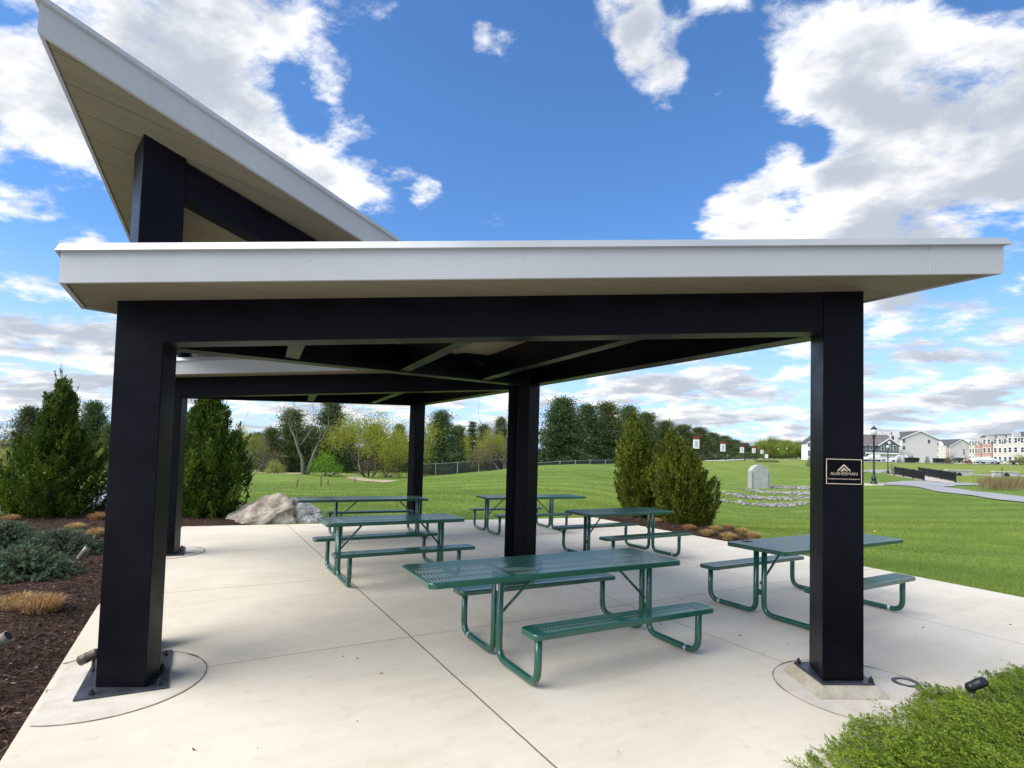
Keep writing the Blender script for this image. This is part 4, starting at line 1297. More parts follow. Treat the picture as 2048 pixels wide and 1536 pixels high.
TUFTS = [
    (40, 1222, 0, 1.0, 'tan dry grass clump in the mulch, the one partly cut by the picture edge'), (84, 1228, 0, 1.05, 'tan dry grass clump in the mulch nearest the big corner post'),
    (150, 1062, 1, 1.0, 'orange dry grass clump between the spruce and the bushy juniper'), (192, 1076, 1, 1.15, 'orange dry grass clump behind the two small spotlights'), (196, 1042, 1, 1.2, 'orange dry grass clump by the road beside the bushy juniper'), (190, 1104, 2, 1.0, 'orange dry grass clump touching the rear spotlight'),
    (22, 1044, 1, 1.0, 'brown dry grass clump at the road edge behind the spruce'),
    (1378, 1062, 0, 0.85, 'dry grass clump closest under the shorter juniper'), (1414, 1072, 1, 0.95, 'dry grass clump at the pad edge, third along from the mid table'), (1432, 1064, 0, 0.9, 'dry grass clump in the middle of the mulch island'),
    (1456, 1058, 1, 0.9, 'dry grass clump at the back of the mulch island by the lawn'), (1457, 1080, 0, 0.95, 'dry grass clump at the pad edge in front of the island'), (1484, 1068, 1, 0.95, 'dry grass clump next to the last one on the mulch island'),
    (1507, 1079, 0, 0.95, 'last dry grass clump at the tip of the mulch island, behind the tabletop'), (1312, 1047, 1, 0.9, 'dry grass clump between the two leaning junipers'), (1238, 1024, 2, 1.0, 'small dry grass clump at the foot of the taller leaning juniper'),
]
for px, py, k, s, lab in TUFTS:
    o = link('grass_clump', tuft_me[k])
    p = xy(px, py, -0.01)
    bed = BED_L if px < 600 else BED_R
    o.location = (p[0], p[1], gh(*p) + 0.055)
    o.rotation_euler = (0, 0, random.uniform(0, 6))
    o.scale = (s, s, s)
    tag(o, lab, 'dry grass', 'clumps of dry ornamental grass')
# pale leafy weed in the mulch
def weed():
    V = []
    for k in range(9):
        a = k * 0.7 + 0.2
        d = np.array([math.cos(a), math.sin(a), 0.75])
        V.append(leaves(np.zeros((1, 3)) + d * 0.01, d[None], 0.11, 0.035)[0])
    return quads_mesh('weed', np.array(V), M['weed'])
o = link('weed', weed())
p = xy(42, 1166)
o.location = (p[0], p[1], gh(*p) + 0.06)
tag(o, 'small pale leafy weed in the mulch in front of the spruce', 'weed')

# mulch chips: loose bark and splinters over the beds
def chips(poly, zf, n, lmin, lmax, mat, keepd=None):
    P = np.array(poly)
    lo, hi = P.min(0), P.max(0)
    x = rng.uniform(lo[0], hi[0], n * 3); y = rng.uniform(lo[1], hi[1], n * 3)
    m = inside(poly, x, y)
    if keepd is not None:
        m &= rng.random(len(x)) < np.clip(keepd / np.hypot(x, y), 0, 1) ** 2
    x, y = x[m][:n], y[m][:n]
    z = zf(x, y) + rng.uniform(0.0, 0.012, len(x))
    d = rng.normal(size=(len(x), 3)) * np.array([1, 1, 0.28])
    Q = leaves(np.stack([x, y, z], -1), d, rng.uniform(lmin, lmax, len(x)), rng.uniform(0.006, 0.016, len(x)), 0.5)
    return Q
tag(link('mulch_chips', quads_mesh('mulch_chips', np.concatenate([chips(BED_L, zl, 70000, 0.02, 0.075, None, 6.5), chips(BED_R[::-1], zr, 9000, 0.03, 0.09, None), chips(BED_N, zn, 3000, 0.02, 0.07, None, 3)]), M['chips'])), 'dark shredded bark mulch chips', 'mulch', kind='stuff')
tag(link('wood_chips', quads_mesh('wood_chips', np.concatenate([chips(BED_L, lambda x, y: zl(x, y) + 0.008, 1500, 0.02, 0.065, None, 5.0), chips(BED_R[::-1], zr, 160, 0.03, 0.07, None)]), M['chips2'])), 'pale splinters scattered in the mulch', 'mulch', kind='stuff')

# creeping juniper carpet beside the near edge of the pad
CREEP = [(1.42, 2.5), (1.62, 3.28), (2.05, 3.52), (2.42, 3.93), (2.75, 3.98), (3.2, 4.34), (3.75, 4.52), (4.25, 4.85), (5.2, 5.05), (6.6, 5.6), (6.8, 2.0), (1.6, 1.6)]
def creeping():
    V = []
    P = np.array(CREEP)
    n = 9500
    x = rng.uniform(1.4, 6.2, n); y = rng.uniform(2.0, 5.5, n)
    dn = np.array([mnoise.noise((a * 2.2, b * 2.2, 3.0)) for a, b in zip(x, y)])
    m = inside(CREEP, x + dn * 0.22, y + dn * 0.22) & (np.abs(x / y) < 1.25)
    x, y, dn = x[m], y[m], dn[m]
    lum = np.array([mnoise.noise((a * 4.5, b * 4.5, 8.0)) for a, b in zip(x, y)])
    edge = np.minimum(1.0, 0.25 + 3.0 * (1 - 0.0) * np.minimum(1.0, np.maximum(0, 0.5 - 0.0)))
    hgt = 0.105 + 0.06 * dn + 0.06 * lum
    # lower at the rim of the carpet
    dd = np.full(len(x), 1e9)
    for i in range(8):
        ax, ay = P[i + 1]; bx, by = P[i + 2]
        ex, ey = bx - ax, by - ay
        t = np.clip(((x - ax) * ex + (y - ay) * ey) / (ex * ex + ey * ey), 0, 1)
        dd = np.minimum(dd, np.hypot(x - ax - t * ex, y - ay - t * ey))
    hgt = hgt * np.clip(0.35 + dd / 0.45, 0.35, 1.0)
    main = np.array([-0.45, 0.75, 0.42])
    T = []
    for i in range(len(x)):
        d = main + rng.normal(size=3) * np.array([0.55, 0.55, 0.3])
        d /= np.linalg.norm(d)
        k = 62
        ln = rng.uniform(0.13, 0.25)
        T.append(np.full(62, np.clip(rng.uniform(0, 1) ** 1.2 + 0.25 * dn[i], 0, 1)))
        s = rng.uniform(0, 1, k) ** 0.75
        tip = np.array([x[i], y[i], max(hgt[i], 0.045) + rng.uniform(-0.04, 0.03)])
        Pk = tip - d * (ln * (1 - s))[:, None] + rng.normal(size=(k, 3)) * (0.016 * (1 - s) + 0.004)[:, None]
        V.append(leaves(Pk, d + rng.normal(size=(k, 3)) * 0.42, rng.uniform(0.014, 0.028, k), rng.uniform(0.0048, 0.0085, k)))
    return np.concatenate(V), np.concatenate(T)
_cv, _ct = creeping()
tag(link('ground_cover', quads_mesh('ground_cover', _cv, M['creeper'], _ct)), 'bright green creeping juniper carpet spilling over the pad edge', 'ground cover', kind='stuff')

# ------------------------------------------------------------------ boulders
def boulder(name, size, planes, seed, mat, label, amp=0.16):
    bm = bmesh.new()
    bmesh.ops.create_icosphere(bm, subdivisions=6, radius=1.0)
    off = Vector((seed * 3.1, seed * 1.7, seed))
    for v in bm.verts:
        p = v.co.copy()
        q = p * (1.0 + amp * mnoise.noise(p * 1.1 + off))
        for nx, ny, nz, dd in planes:
            nn = Vector((nx, ny, nz)).normalized()
            e = q.dot(nn) - dd
            if e > 0:
                q -= nn * e * 0.93
        q += p * (0.085 * mnoise.noise(q * 3.0 + off) + 0.05 * abs(mnoise.noise(q * 7.0 + off)) + 0.012 * mnoise.noise(q * 19.0 + off))
        # bedding: slanted ledges
        st = math.sin((q.z * 1.0 - q.x * 0.55) * 11.0 + 2.0 * mnoise.noise(q * 2.0 + off))
        q += Vector((p.x, p.y, 0)) * 0.045 * (1 if st > 0.2 else 0)
        v.co = Vector((q.x * size[0], q.y * size[1], q.z * size[2]))
    me = bpy.data.meshes.new(name)
    bm.to_mesh(me)
    bm.free()
    me.polygons.foreach_set('use_smooth', [True] * len(me.polygons))
    me.materials.append(mat)
    return tag(link(name, me), label, 'rock')
b1 = boulder('boulder', (1.02, 0.62, 0.78), [(-0.72, -0.25, 0.85, 0.42), (0.95, -0.1, 0.15, 0.80), (0.1, -1.0, 0.25, 0.72), (-0.2, -0.75, 0.8, 0.62), (0.3, -0.5, 1.0, 0.98)], 2.0, M['rock'], 'large tan boulder, its top a slanted ridge, at the back edge of the pad')
p = xy(508, 1044)
b1.location = (p[0], p[1] + 0.36, -0.06)
b1.rotation_euler = (0, 0, 0.35)
b2 = boulder('boulder', (0.60, 0.42, 0.54), [(0.7, -0.3, 0.8, 0.55), (-0.1, -1, 0.2, 0.75), (0, -0.3, 1, 0.72)], 7.0, M['rock2'], 'smaller grey rounded boulder tucked behind the large tan one', 0.10)
p = xy(590, 1042)
b2.location = (p[0], p[1] + 0.35, -0.02)

# ------------------------------------------------------------------ landscape spotlights
def spotlight(px, py, zoff, length, rad, tilt, az, mat, label, stake=0.10, rz=None):
    p = xy(px, py, zoff)
    s = thing('spotlight', label, 'spotlight', (p[0], p[1], zoff), az)
    d = Vector((math.cos(tilt), 0, math.sin(tilt)))
    MB().tube([(0, 0, -0.06), (0, 0, stake)], 0.012, 8).lathe([(0.022, stake - 0.01), (0.022, stake + 0.03), (0.014, stake + 0.04)], 10).build('stake', M['bronze'], s, True)
    a = Vector((0, 0, stake + 0.03)) - d * length * 0.25
    pts = [a, a + d * 0.015, a + d * length * 0.55, a + d * length * 0.56, a + d * length]
    MB().tube(pts, [rad * 0.7, rad * 0.92, rad * 0.96, rad * 1.02, rad * 1.04], 18).build('housing', M[mat], s, True)
    e = a + d * length
    MB().tube([e - d * 0.004, e + d * 0.003], [rad * 0.86, rad * 0.86], 18).build('lens', M['hole'], s)
    return s
G = 'bullet spotlights in the planting beds'
for args in (
    (161, 1131, 0.02, 0.20, 0.042, R(58), R(20), 'taupe', 'taupe bullet spotlight tilted up in the mulch, nearest the low spruces'),
    (184, 1098, 0.02, 0.20, 0.042, R(62), R(15), 'bronze', 'brown bullet spotlight in front of the orange grass behind another one', 0.06),
    (-26, 1330, 0.02, 0.20, 0.045, R(35), R(20), 'taupe', 'taupe bullet spotlight barely inside the picture near the big dry grass clumps', 0.10),
    (186, 1342, 0.02, 0.14, 0.038, R(-28), R(190), 'bronze', 'olive bullet spotlight half hidden behind the corner post on the pad', 0.10),
    (1944, 1398, 0.13, 0.145, 0.034, R(14), R(12), 'black', 'black bullet spotlight lying in the creeping juniper', 0.06),
    ):
    tag(spotlight(*args), group=G)

# ------------------------------------------------------------------ trees
def conifer_proto(h, r, seed, mat, tiers=16, dens=1.0, irr=0.25, bare=0.06, pw=0.85, lf=0.055, name='pine_tree'):
    """Whorled conifer: trunk, drooping to upswept limbs, clumps of needles with gaps between the tiers."""
    global rng
    keep, rng = rng, np.random.default_rng(seed)
    V = []
    tr = MB()
    tr.tube([(0, 0, -0.5), (0.01 * h, 0, h * 0.5), (0, 0, h * 0.98)], [0.022 * h, 0.014 * h, 0.003 * h], 7)
    sec = rng.uniform(0.7, 1.15, 9)
    for i in range(tiers):
        t = bare + (1 - bare) * (i + rng.uniform(-0.3, 0.3)) / tiers
        t = min(max(t, bare), 0.985)
        nb = int(rng.integers(6, 10))
        a0 = rng.uniform(0, 6.28)
        for b in range(nb):
            az = a0 + 6.283 * b / nb + rng.normal() * 0.25
            ln = r * ((1 - t) ** pw) * rng.uniform(1 - irr * 1.6, 1 + irr) * sec[int((az % 6.283) / 6.283 * 9) % 9] + 0.02 * h
            up = -0.12 + 0.75 * t + rng.normal() * 0.10
            dr = np.array([math.cos(az), math.sin(az), up])
            dr /= np.linalg.norm(dr)
            base = np.array([0, 0, t * h])
            if ln > 0.06 * h:
                tr.tube([tuple(base), tuple(base + dr * ln * 0.85)], [0.005 * h, 0.0015 * h], 4, False)
            m = int((26 + 60 * ln / r) * dens)
            s = rng.uniform(0.10, 1.0, m) ** 0.75
            sw = 0.11 * r * (0.4 + s) + 0.006 * h
            P = base + dr * (ln * s)[:, None] + rng.normal(size=(m, 3)) * sw[:, None] * np.array([1, 1, 0.55])
            P[:, 2] -= 0.10 * ln * s ** 2 * (1 - t)
            D = dr + rng.normal(size=(m, 3)) * 0.55 + np.array([0, 0, 0.35])
            V.append(leaves(P, D, rng.uniform(0.6, 1.3, m) * lf * h * 0.8, lf * h * 0.24))
    root = thing(name, '', 'tree')
    link('crown', quads_mesh('crown', np.concatenate(V), mat), root)
    tr.build('trunk', M['barkd'], root, True)
    rng = keep
    return root
def branchy(mb, p, d, ln, rad, depth, tips, spread=0.6, up=0.25, wob=0.16, nsub=(2, 4)):
    pts, rads = [Vector(p)], [rad]
    d = Vector(d).normalized()
    seg = 4
    for i in range(seg):
        d = (d + Vector(rng.normal(size=3)) * wob + Vector((0, 0, up * 0.22))).normalized()
        pts.append(pts[-1] + d * ln / seg)
        rads.append(rad * (1 - 0.55 * (i + 1) / seg))
    mb.tube(pts, rads, 6 if depth > 2 else (4 if depth > 0 else 3), False)
    if depth == 0:
        tips.append((np.array(pts[-1]), np.array(d)))
        tips.append((np.array(pts[2]), np.array(d)))
        return
    for k in range(int(rng.integers(nsub[0], nsub[1] + 1))):
        t = rng.uniform(0.35, 1.0) if k else 1.0
        i = min(int(t * seg), seg - 1)
        q = pts[i].lerp(pts[i + 1], t * seg - i)
        nd = (d + Vector(rng.normal(size=3)) * spread + Vector((0, 0, up))).normalized()
        branchy(mb, q, nd, ln * rng.uniform(0.58, 0.82), rads[min(i + 1, seg)] * 0.72, depth - 1, tips, spread, up, wob, nsub)
def broadleaf_proto(name, h, stems, seed, bark, mat=None, per=10, leaf=0.25, cloud=0.6, depth=4, spread=0.6, up=0.25, r0=0.035, trunk=0.35, lean=0.25, low=0.0):
    """Trunk and forking limbs; leaf sprays gather at the twig ends."""
    global rng
    keep, rng = rng, np.random.default_rng(seed)
    mb, tips = MB(), []
    for s in range(stems):
        a = 6.283 * s / stems + rng.uniform(-0.4, 0.4)
        d = Vector((math.cos(a) * lean, math.sin(a) * lean, 1.0))
        o = Vector((math.cos(a), math.sin(a), 0)) * (0.012 * h if stems > 1 else 0)
        branchy(mb, o + Vector((0, 0, -0.3)), d, h * trunk, r0 * h, depth, tips, spread, up)
    top = max(t[0][2] for t in tips)
    k = h / top
    for i, v in enumerate(mb.v):
        mb.v[i] = (v[0] * k, v[1] * k, v[2] * k)
    root = thing(name, '', 'tree')
    mb.build('trunk', M[bark], root, True)
    if mat:
        V = []
        for p, d in tips:
            m = per
            P = p * k + rng.normal(size=(m, 3)) * cloud
            if low:
                P[:, 2] -= np.abs(rng.normal(size=m)) * low
            V.append(leaves(P, rng.normal(size=(m, 3)) + np.array([0, 0, 0.2]), rng.uniform(0.6, 1.3, m) * leaf, leaf * 0.42))
        link('crown', quads_mesh('crown', np.concatenate(V), M[mat]), root)
    rng = keep
    return root
def bush_proto(name, w, h, seed, mat, n=2600, leaf=0.12, cat='shrub', round_=0.6):
    global rng
    keep, rng = rng, np.random.default_rng(seed)
    V = []
    tw = MB()
    for k in range(46):
        az, q = rng.uniform(0, 6.28), math.sqrt(rng.uniform(0, 1))
        zz = h * (1 - q ** 2.4) * rng.uniform(0.55, 1.0)
        c = np.array([q * math.cos(az) * w / 2, q * math.sin(az) * w / 2, max(zz, 0.12 * h)])
        m = n // 46
        P = c + rng.normal(size=(m, 3)) * np.array([0.11 * w, 0.11 * w, 0.10 * h])
        P[:, 2] = np.maximum(P[:, 2], 0.02)
        V.append(leaves(P, (c - np.array([0, 0, -0.2 * h])) / w + rng.normal(size=(m, 3)) * 0.8, rng.uniform(0.6, 1.3, m) * leaf, leaf * 0.5))
        if k % 4 == 0:
            tw.tube([(0.02 * math.cos(az), 0.02 * math.sin(az), -0.1), tuple(c * 0.6), tuple(c)], [0.02 * w, 0.012 * w, 0.004 * w], 5, False)
    root = thing(name, '', cat)
    link('foliage', quads_mesh('foliage', np.concatenate(V), M[mat]), root)
    tw.build('stems', M['barkd'], root)
    rng = keep
    return root
HZ = lambda px: 906.4 + 0.027 * (px - 1024)
PX = 1.0 / 1099.76
placed = {}
def plant(proto, ph, px, depth, top, label, width=None, pw=None, group=None, cat=None):
    """Put a copy of a tree so that it stands on the ground at that distance and reaches its height."""
    x, y, z = spot(px, depth)
    toph = CAM_H + (HZ(px) - top) * PX * depth
    s = max(toph - z, 0.3) / ph
    sx = s if width is None else width * PX * depth / pw
    key = proto.name
    rz = random.uniform(0, 6.28)
    if key in placed:
        o = dup(proto, (x, y, z), rz, (sx, sx, s), label)
    else:
        o = proto
        placed[key] = 1
        o.location, o.rotation_euler, o.scale = (x, y, z), (0, 0, rz), (sx, sx, s)
        o['label'] = label
    if group:
        o['group'] = group
    elif 'group' in o:
        del o['group']
    return o
S1 = conifer_proto(12, 4.2, 41, M['pine'], 24, 2.6, 0.20, 0.02, 0.82, 0.048, name='spruce_tree')
S2 = conifer_proto(12, 4.4, 42, M['pine'], 20, 2.6, 0.30, 0.02, 0.80, 0.046)
S3 = conifer_proto(12, 4.4, 43, M['pine_light'], 19, 2.6, 0.34, 0.02, 0.74, 0.046)
S4 = conifer_proto(10, 1.6, 44, M['pine'], 17, 0.8, 0.2, 0.04, 0.9, name='spire_conifer')
PW = 8.2
GP = 'pines along the fence line'
for proto, px, d, top, wd, lab in (
    (S2, 52, 85, 814, 82, 'dark pine behind the large bushy juniper, on its road side'),
    (S2, 182, 82, 804, 82, 'dark round topped pine rising between the bushy juniper and the corner post'),
    (S3, 215, 70, 850, 52, 'paler pine mostly hidden behind the corner post'),
    (S3, 540, 76, 856, 66, 'pale green pine just behind the yellow shrub'),
    (S3, 582, 80, 820, 96, 'tall olive pine behind the forked bare tree, on its yellow shrub side'),
    (S2, 512, 92, 866, 60, 'low dark pine behind the grey leafless small tree'),
    (S2, 660, 82, 798, 92, 'tall dark pine between the forked bare tree and the yellow green tree'),
    (S2, 690, 90, 856, 80, 'shaded pine low behind the lime green shrub'),
    (S2, 797, 86, 850, 54, 'small dark pine beside the rear middle post'),
    (S2, 470, 95, 862, 76, 'low dark pine far behind the rear corner juniper'),
    (S3, 620, 96, 852, 70, 'pine seen through the fork of the leafless tree'),
    (S2, 748, 94, 850, 84, 'dark pine behind the wide yellow green tree'),
    (S3, 836, 96, 856, 60, 'dull pine directly behind the rear middle post'),
    (S2, 880, 74, 823, 92, 'broad pine just beyond the rear middle post, above the chain fence'),
    (S3, 916, 80, 852, 70, 'paler pine half behind the broad one above the chain fence'),
    (S4, 943, 86, 843, 34, 'narrow spire shaped conifer above the chain fence'),
    (S3, 966, 90, 850, 60, 'dull pine behind the tall leafless tree by the middle post'),
    (S2, 1000, 84, 836, 60, 'dark pine hard against the middle post'),
    (S1, 1122, 80, 797, 118, 'big dark spruce at the head of the pine row, nearest the middle post'),
    (S2, 1172, 88, 810, 96, 'second pine in the row, beside the big spruce'),
    (S3, 1212, 92, 806, 104, 'third pine in the row, tallest after the spruce'),
    (S2, 1256, 100, 813, 92, 'pine in the row directly behind the taller leaning juniper'),
    (S3, 1292, 106, 826, 84, 'pine showing over the dip between the two leaning junipers'),
    (S2, 1330, 112, 843, 84, 'pine showing just above the shorter leaning juniper'),
    (S3, 1366, 118, 850, 80, 'pine behind the tip of the shorter leaning juniper'),
    (S3, 1398, 124, 855, 72, 'rounded pine behind the nearest street banner'),
    (S2, 1425, 134, 866, 66, 'pine between the first and second street banners'),
    (S3, 1449, 146, 872, 62, 'pine right behind the second street banner'),
    (S2, 1470, 160, 880, 58, 'pine between the second and third street banners'),
    (S2, 1490, 178, 886, 46, 'far pine behind the third street banner'),
    (S3, 1505, 210, 892, 34, 'farthest pine of the row, tapering to the road'),
    ):
    plant(proto, 12 if proto is not S4 else 10, px, d, top, lab, wd, PW if proto is not S4 else 3.2, GP)
for pr in (S1, S2, S3, S4):
    pass
B1 = broadleaf_proto('bare_tree', 12, 2, 51, 'bark', 'bud_dim', 1, 0.10, 0.35, 5, 0.55, 0.34, 0.019, 0.30, 0.28)
plant(B1, 12, 611, 50, 752, 'big forked leafless tree with two thick trunks between the boulders and the lime shrub')
B2 = broadleaf_proto('bare_tree', 10, 1, 52, 'twig', None, depth=5, spread=0.62, up=0.2, r0=0.014, trunk=0.36)
plant(B2, 10, 448, 58, 782, 'thin leafless tree whose fine twigs spread behind the rear corner juniper')
plant(B2, 10, 985, 70, 772, 'tall leafless tree reaching above the pines beside the middle post')
plant(B2, 10, 722, 66, 798, 'leafless tree whose bare top shows over the yellow green tree')
plant(B2, 10, 1936, 200, 866, 'faint leafless tree between the gable house and the brick rows')
B3 = broadleaf_proto('budding_tree', 8, 6, 53, 'barkd', 'bud', 20, 0.17, 0.36, 4, 0.6, 0.12, 0.0075, 0.36, 0.70, 0.45)
plant(B3, 8, 738, 55, 812, 'wide yellow green tree of many stems just budding, before the rear middle post', 190, 9.0)
plant(B3, 8, 800, 60, 852, 'small yellow green tree half behind the rear middle post', 70, 9.0)
plant(B3, 8, 982, 66, 852, 'yellow green tangled tree below the tall leafless one by the middle post', 78, 9.0)
plant(B3, 8, 488, 62, 848, 'olive yellow budding tree beside the rear corner juniper', 84, 9.0)
B4 = broadleaf_proto('bare_shrub', 3, 4, 54, 'twig', 'brown', 5, 0.12, 0.16, 4, 0.6, 0.1, 0.012, 0.36, 0.6)
plant(B4, 3, 504, 52, 870, 'small grey leafless tree on the dry strip', 76, 3.6)
plant(B4, 3, 1003, 64, 868, 'brown leafless thicket at the foot of the tree by the middle post', 80, 3.6)
plant(B4, 3, 775, 57, 900, 'brown twiggy undergrowth below the yellow green tree', 110, 3.6)
plant(B4, 3, 10, 74, 836, 'brown leafless thicket at the picture edge behind the bushy juniper', 110, 3.6)
plant(B4, 3, 1786, 76, 927, 'small dark twiggy shrub at the end of the footbridge railing', 12, 3.6)
plant(B4, 3, 1905, 126, 904, 'rust tinted leafless young tree before the gable house', 22, 3.6)
plant(B4, 3, 1806, 135, 902, 'leafless young tree before the pale gable wall', 12, 3.6)
plant(B4, 3, 1820, 136, 905, 'second leafless young tree before the pale gable wall, by the bins', 10, 3.6)
U1 = bush_proto('yellow_shrub', 2.0, 1.5, 61, 'yellow', 2300, 0.10)
plant(U1, 1.5, 550, 51, 919, 'round yellow shrub on the dry strip', 38, 2.2)
plant(U1, 1.5, 8, 62, 894, 'pale olive shrub at the picture edge behind the bushy juniper', 74, 2.2)
plant(U1, 1.5, 205, 62, 896, 'pale olive shrub showing between the bushy juniper and the corner post', 44, 2.2)
plant(U1, 1.5, 2040, 128, 908, 'bright yellow shrub before the brick rows at the picture edge', 40, 2.2)
U2 = bush_proto('green_shrub', 2.6, 1.9, 62, 'lime', 3200, 0.11)
plant(U2, 1.9, 652, 50, 907, 'bright lime green leafy shrub beside the forked bare tree', 62, 2.9)
U3 = bush_proto('round_shrub', 1.4, 1.4, 63, 'pine', 900, 0.14)
for px, d, top, wd, lab in ((1855, 138, 912, 8, 'small clipped dark shrub against the pale gable wall'), (1898, 134, 913, 9, 'small dark shrub at the corner of the bins by the gable house'), (1825, 138, 910, 9, 'small dark shrub behind the first bins'),
                            (1625, 90, 905, 20, 'dark shrub beside the plaque post near the white gable')):
    plant(U3, 1.4, px, d, top, lab, wd, 1.6)
U4 = bush_proto('rust_shrub', 1.4, 1.4, 64, 'rust', 900, 0.14)
plant(U4, 1.4, 1936, 128, 914, 'pointed rust brown shrub beside the street', 13, 1.6)
FW = broadleaf_proto('far_tree', 10, 3, 55, 'twig', 'farwood', 70, 0.55, 1.0, 3, 0.6, 0.2, 0.02, 0.36, 0.4)
for k, px in enumerate(range(1512, 1628, 9)):
    o = plant(FW, 10, px, 270 + 18 * (k % 3), 885 - 3.5 * math.sin(k * 1.9) - (4 if 3 < k < 6 else 0), 'yellow green tree in the far wood beyond the banners and the road', 27, 9.0, 'trees of the far wood')
for k, px in enumerate((1636, 1652, 1668, 1684, 1700, 1716)):
    plant(FW, 10, px, 300, 884, 'yellow green tree in the far wood beyond the banners and the road', 27, 9.0, 'trees of the far wood')

# ------------------------------------------------------------------ houses
def X(px, d):
    return (px - 1022.0) * PX * d
def ZH(py, px, d):
    return CAM_H + (HZ(px) - py) * PX * d
def window(parent, x, z, w, h, y, frame='trim', pane='pane', t=0.12):
    """Window on a wall facing -y at depth y (local)."""
    f = MB().box(x - w / 2 - t, x + w / 2 + t, y - 0.06, y - 0.003, z - t, z + h + t).build('window', M[frame], parent)
    g = MB().box(x - w / 2, x + w / 2, y - 0.085, y - 0.062, z, z + h)
    g.build('pane', M[pane], f)
    MB().box(x - w / 2, x + w / 2, y - 0.10, y - 0.087, z + h * 0.48, z + h * 0.53).build('sash_bar', M[frame], f)
def gable_wall(mb, x0, x1, y, z0, ze, zp, t=0.3):
    xm = (x0 + x1) / 2
    poly = [(x0, z0), (x1, z0), (x1, ze), (xm, zp), (x0, ze)]
    n = len(poly)
    vs = [(x, y, z) for x, z in poly] + [(x, y + t, z) for x, z in poly]
    fs = [tuple(range(n)), tuple(range(2 * n - 1, n - 1, -1))] + [(i, n + i, n + (i + 1) % n, (i + 1) % n) for i in range(n)]
    mb.add(vs, fs)
def gable_roof(mb, x0, x1, y0, y1, ze, zp, over=0.4, t=0.22):
    """Ridge along y, eaves at x0 and x1."""
    xm = (x0 + x1) / 2
    sl = (zp - ze) / (xm - x0)
    for sgn, xe in ((-1, x0 - over), (1, x1 + over)):
        zl = ze - over * sl
        vs = [(xe, y0, zl), (xm, y0, zp), (xm, y1, zp), (xe, y1, zl)]
        vs += [(x, y, z + t) for x, y, z in vs]
        mb.add(vs, [(0, 1, 2, 3), (7, 6, 5, 4), (0, 4, 5, 1), (1, 5, 6, 2), (2, 6, 7, 3), (3, 7, 4, 0)])
def ridge_roof(mb, x0, x1, y0, y1, ze, zp, over=0.4, t=0.22):
    """Ridge along x, eaves at y0 and y1."""
    ym = (y0 + y1) / 2
    sl = (zp - ze) / (ym - y0)
    for ye in (y0 - over, y1 + over):
        zl = ze - over * sl
        vs = [(x0, ye, zl), (x1, ye, zl), (x1, ym, zp), (x0, ym, zp)]
        vs += [(x, y, z + t) for x, y, z in vs]
        mb.add(vs, [(0, 1, 2, 3), (7, 6, 5, 4), (0, 4, 5, 1), (1, 5, 6, 2), (2, 6, 7, 3), (3, 7, 4, 0)])
def rake(parent, x0, x1, y, ze, zp, w=0.30, over=0.4):
    xm = (x0 + x1) / 2
    sl = (zp - ze) / (xm - x0)
    mb = MB()
    for xe in (x0 - over, x1 + over):
        zl = ze - over * sl
        a = [(xe, zl), (xm, zp), (xm, zp + w), (xe, zl + w)]
        vs = [(x, y, z) for x, z in a] + [(x, y + 0.08, z) for x, z in a]
        mb.add(vs, [(0, 1, 2, 3), (7, 6, 5, 4), (0, 4, 5, 1), (1, 5, 6, 2), (2, 6, 7, 3), (3, 7, 4, 0)])
    mb.build('rake_trim', M['trim'], parent)

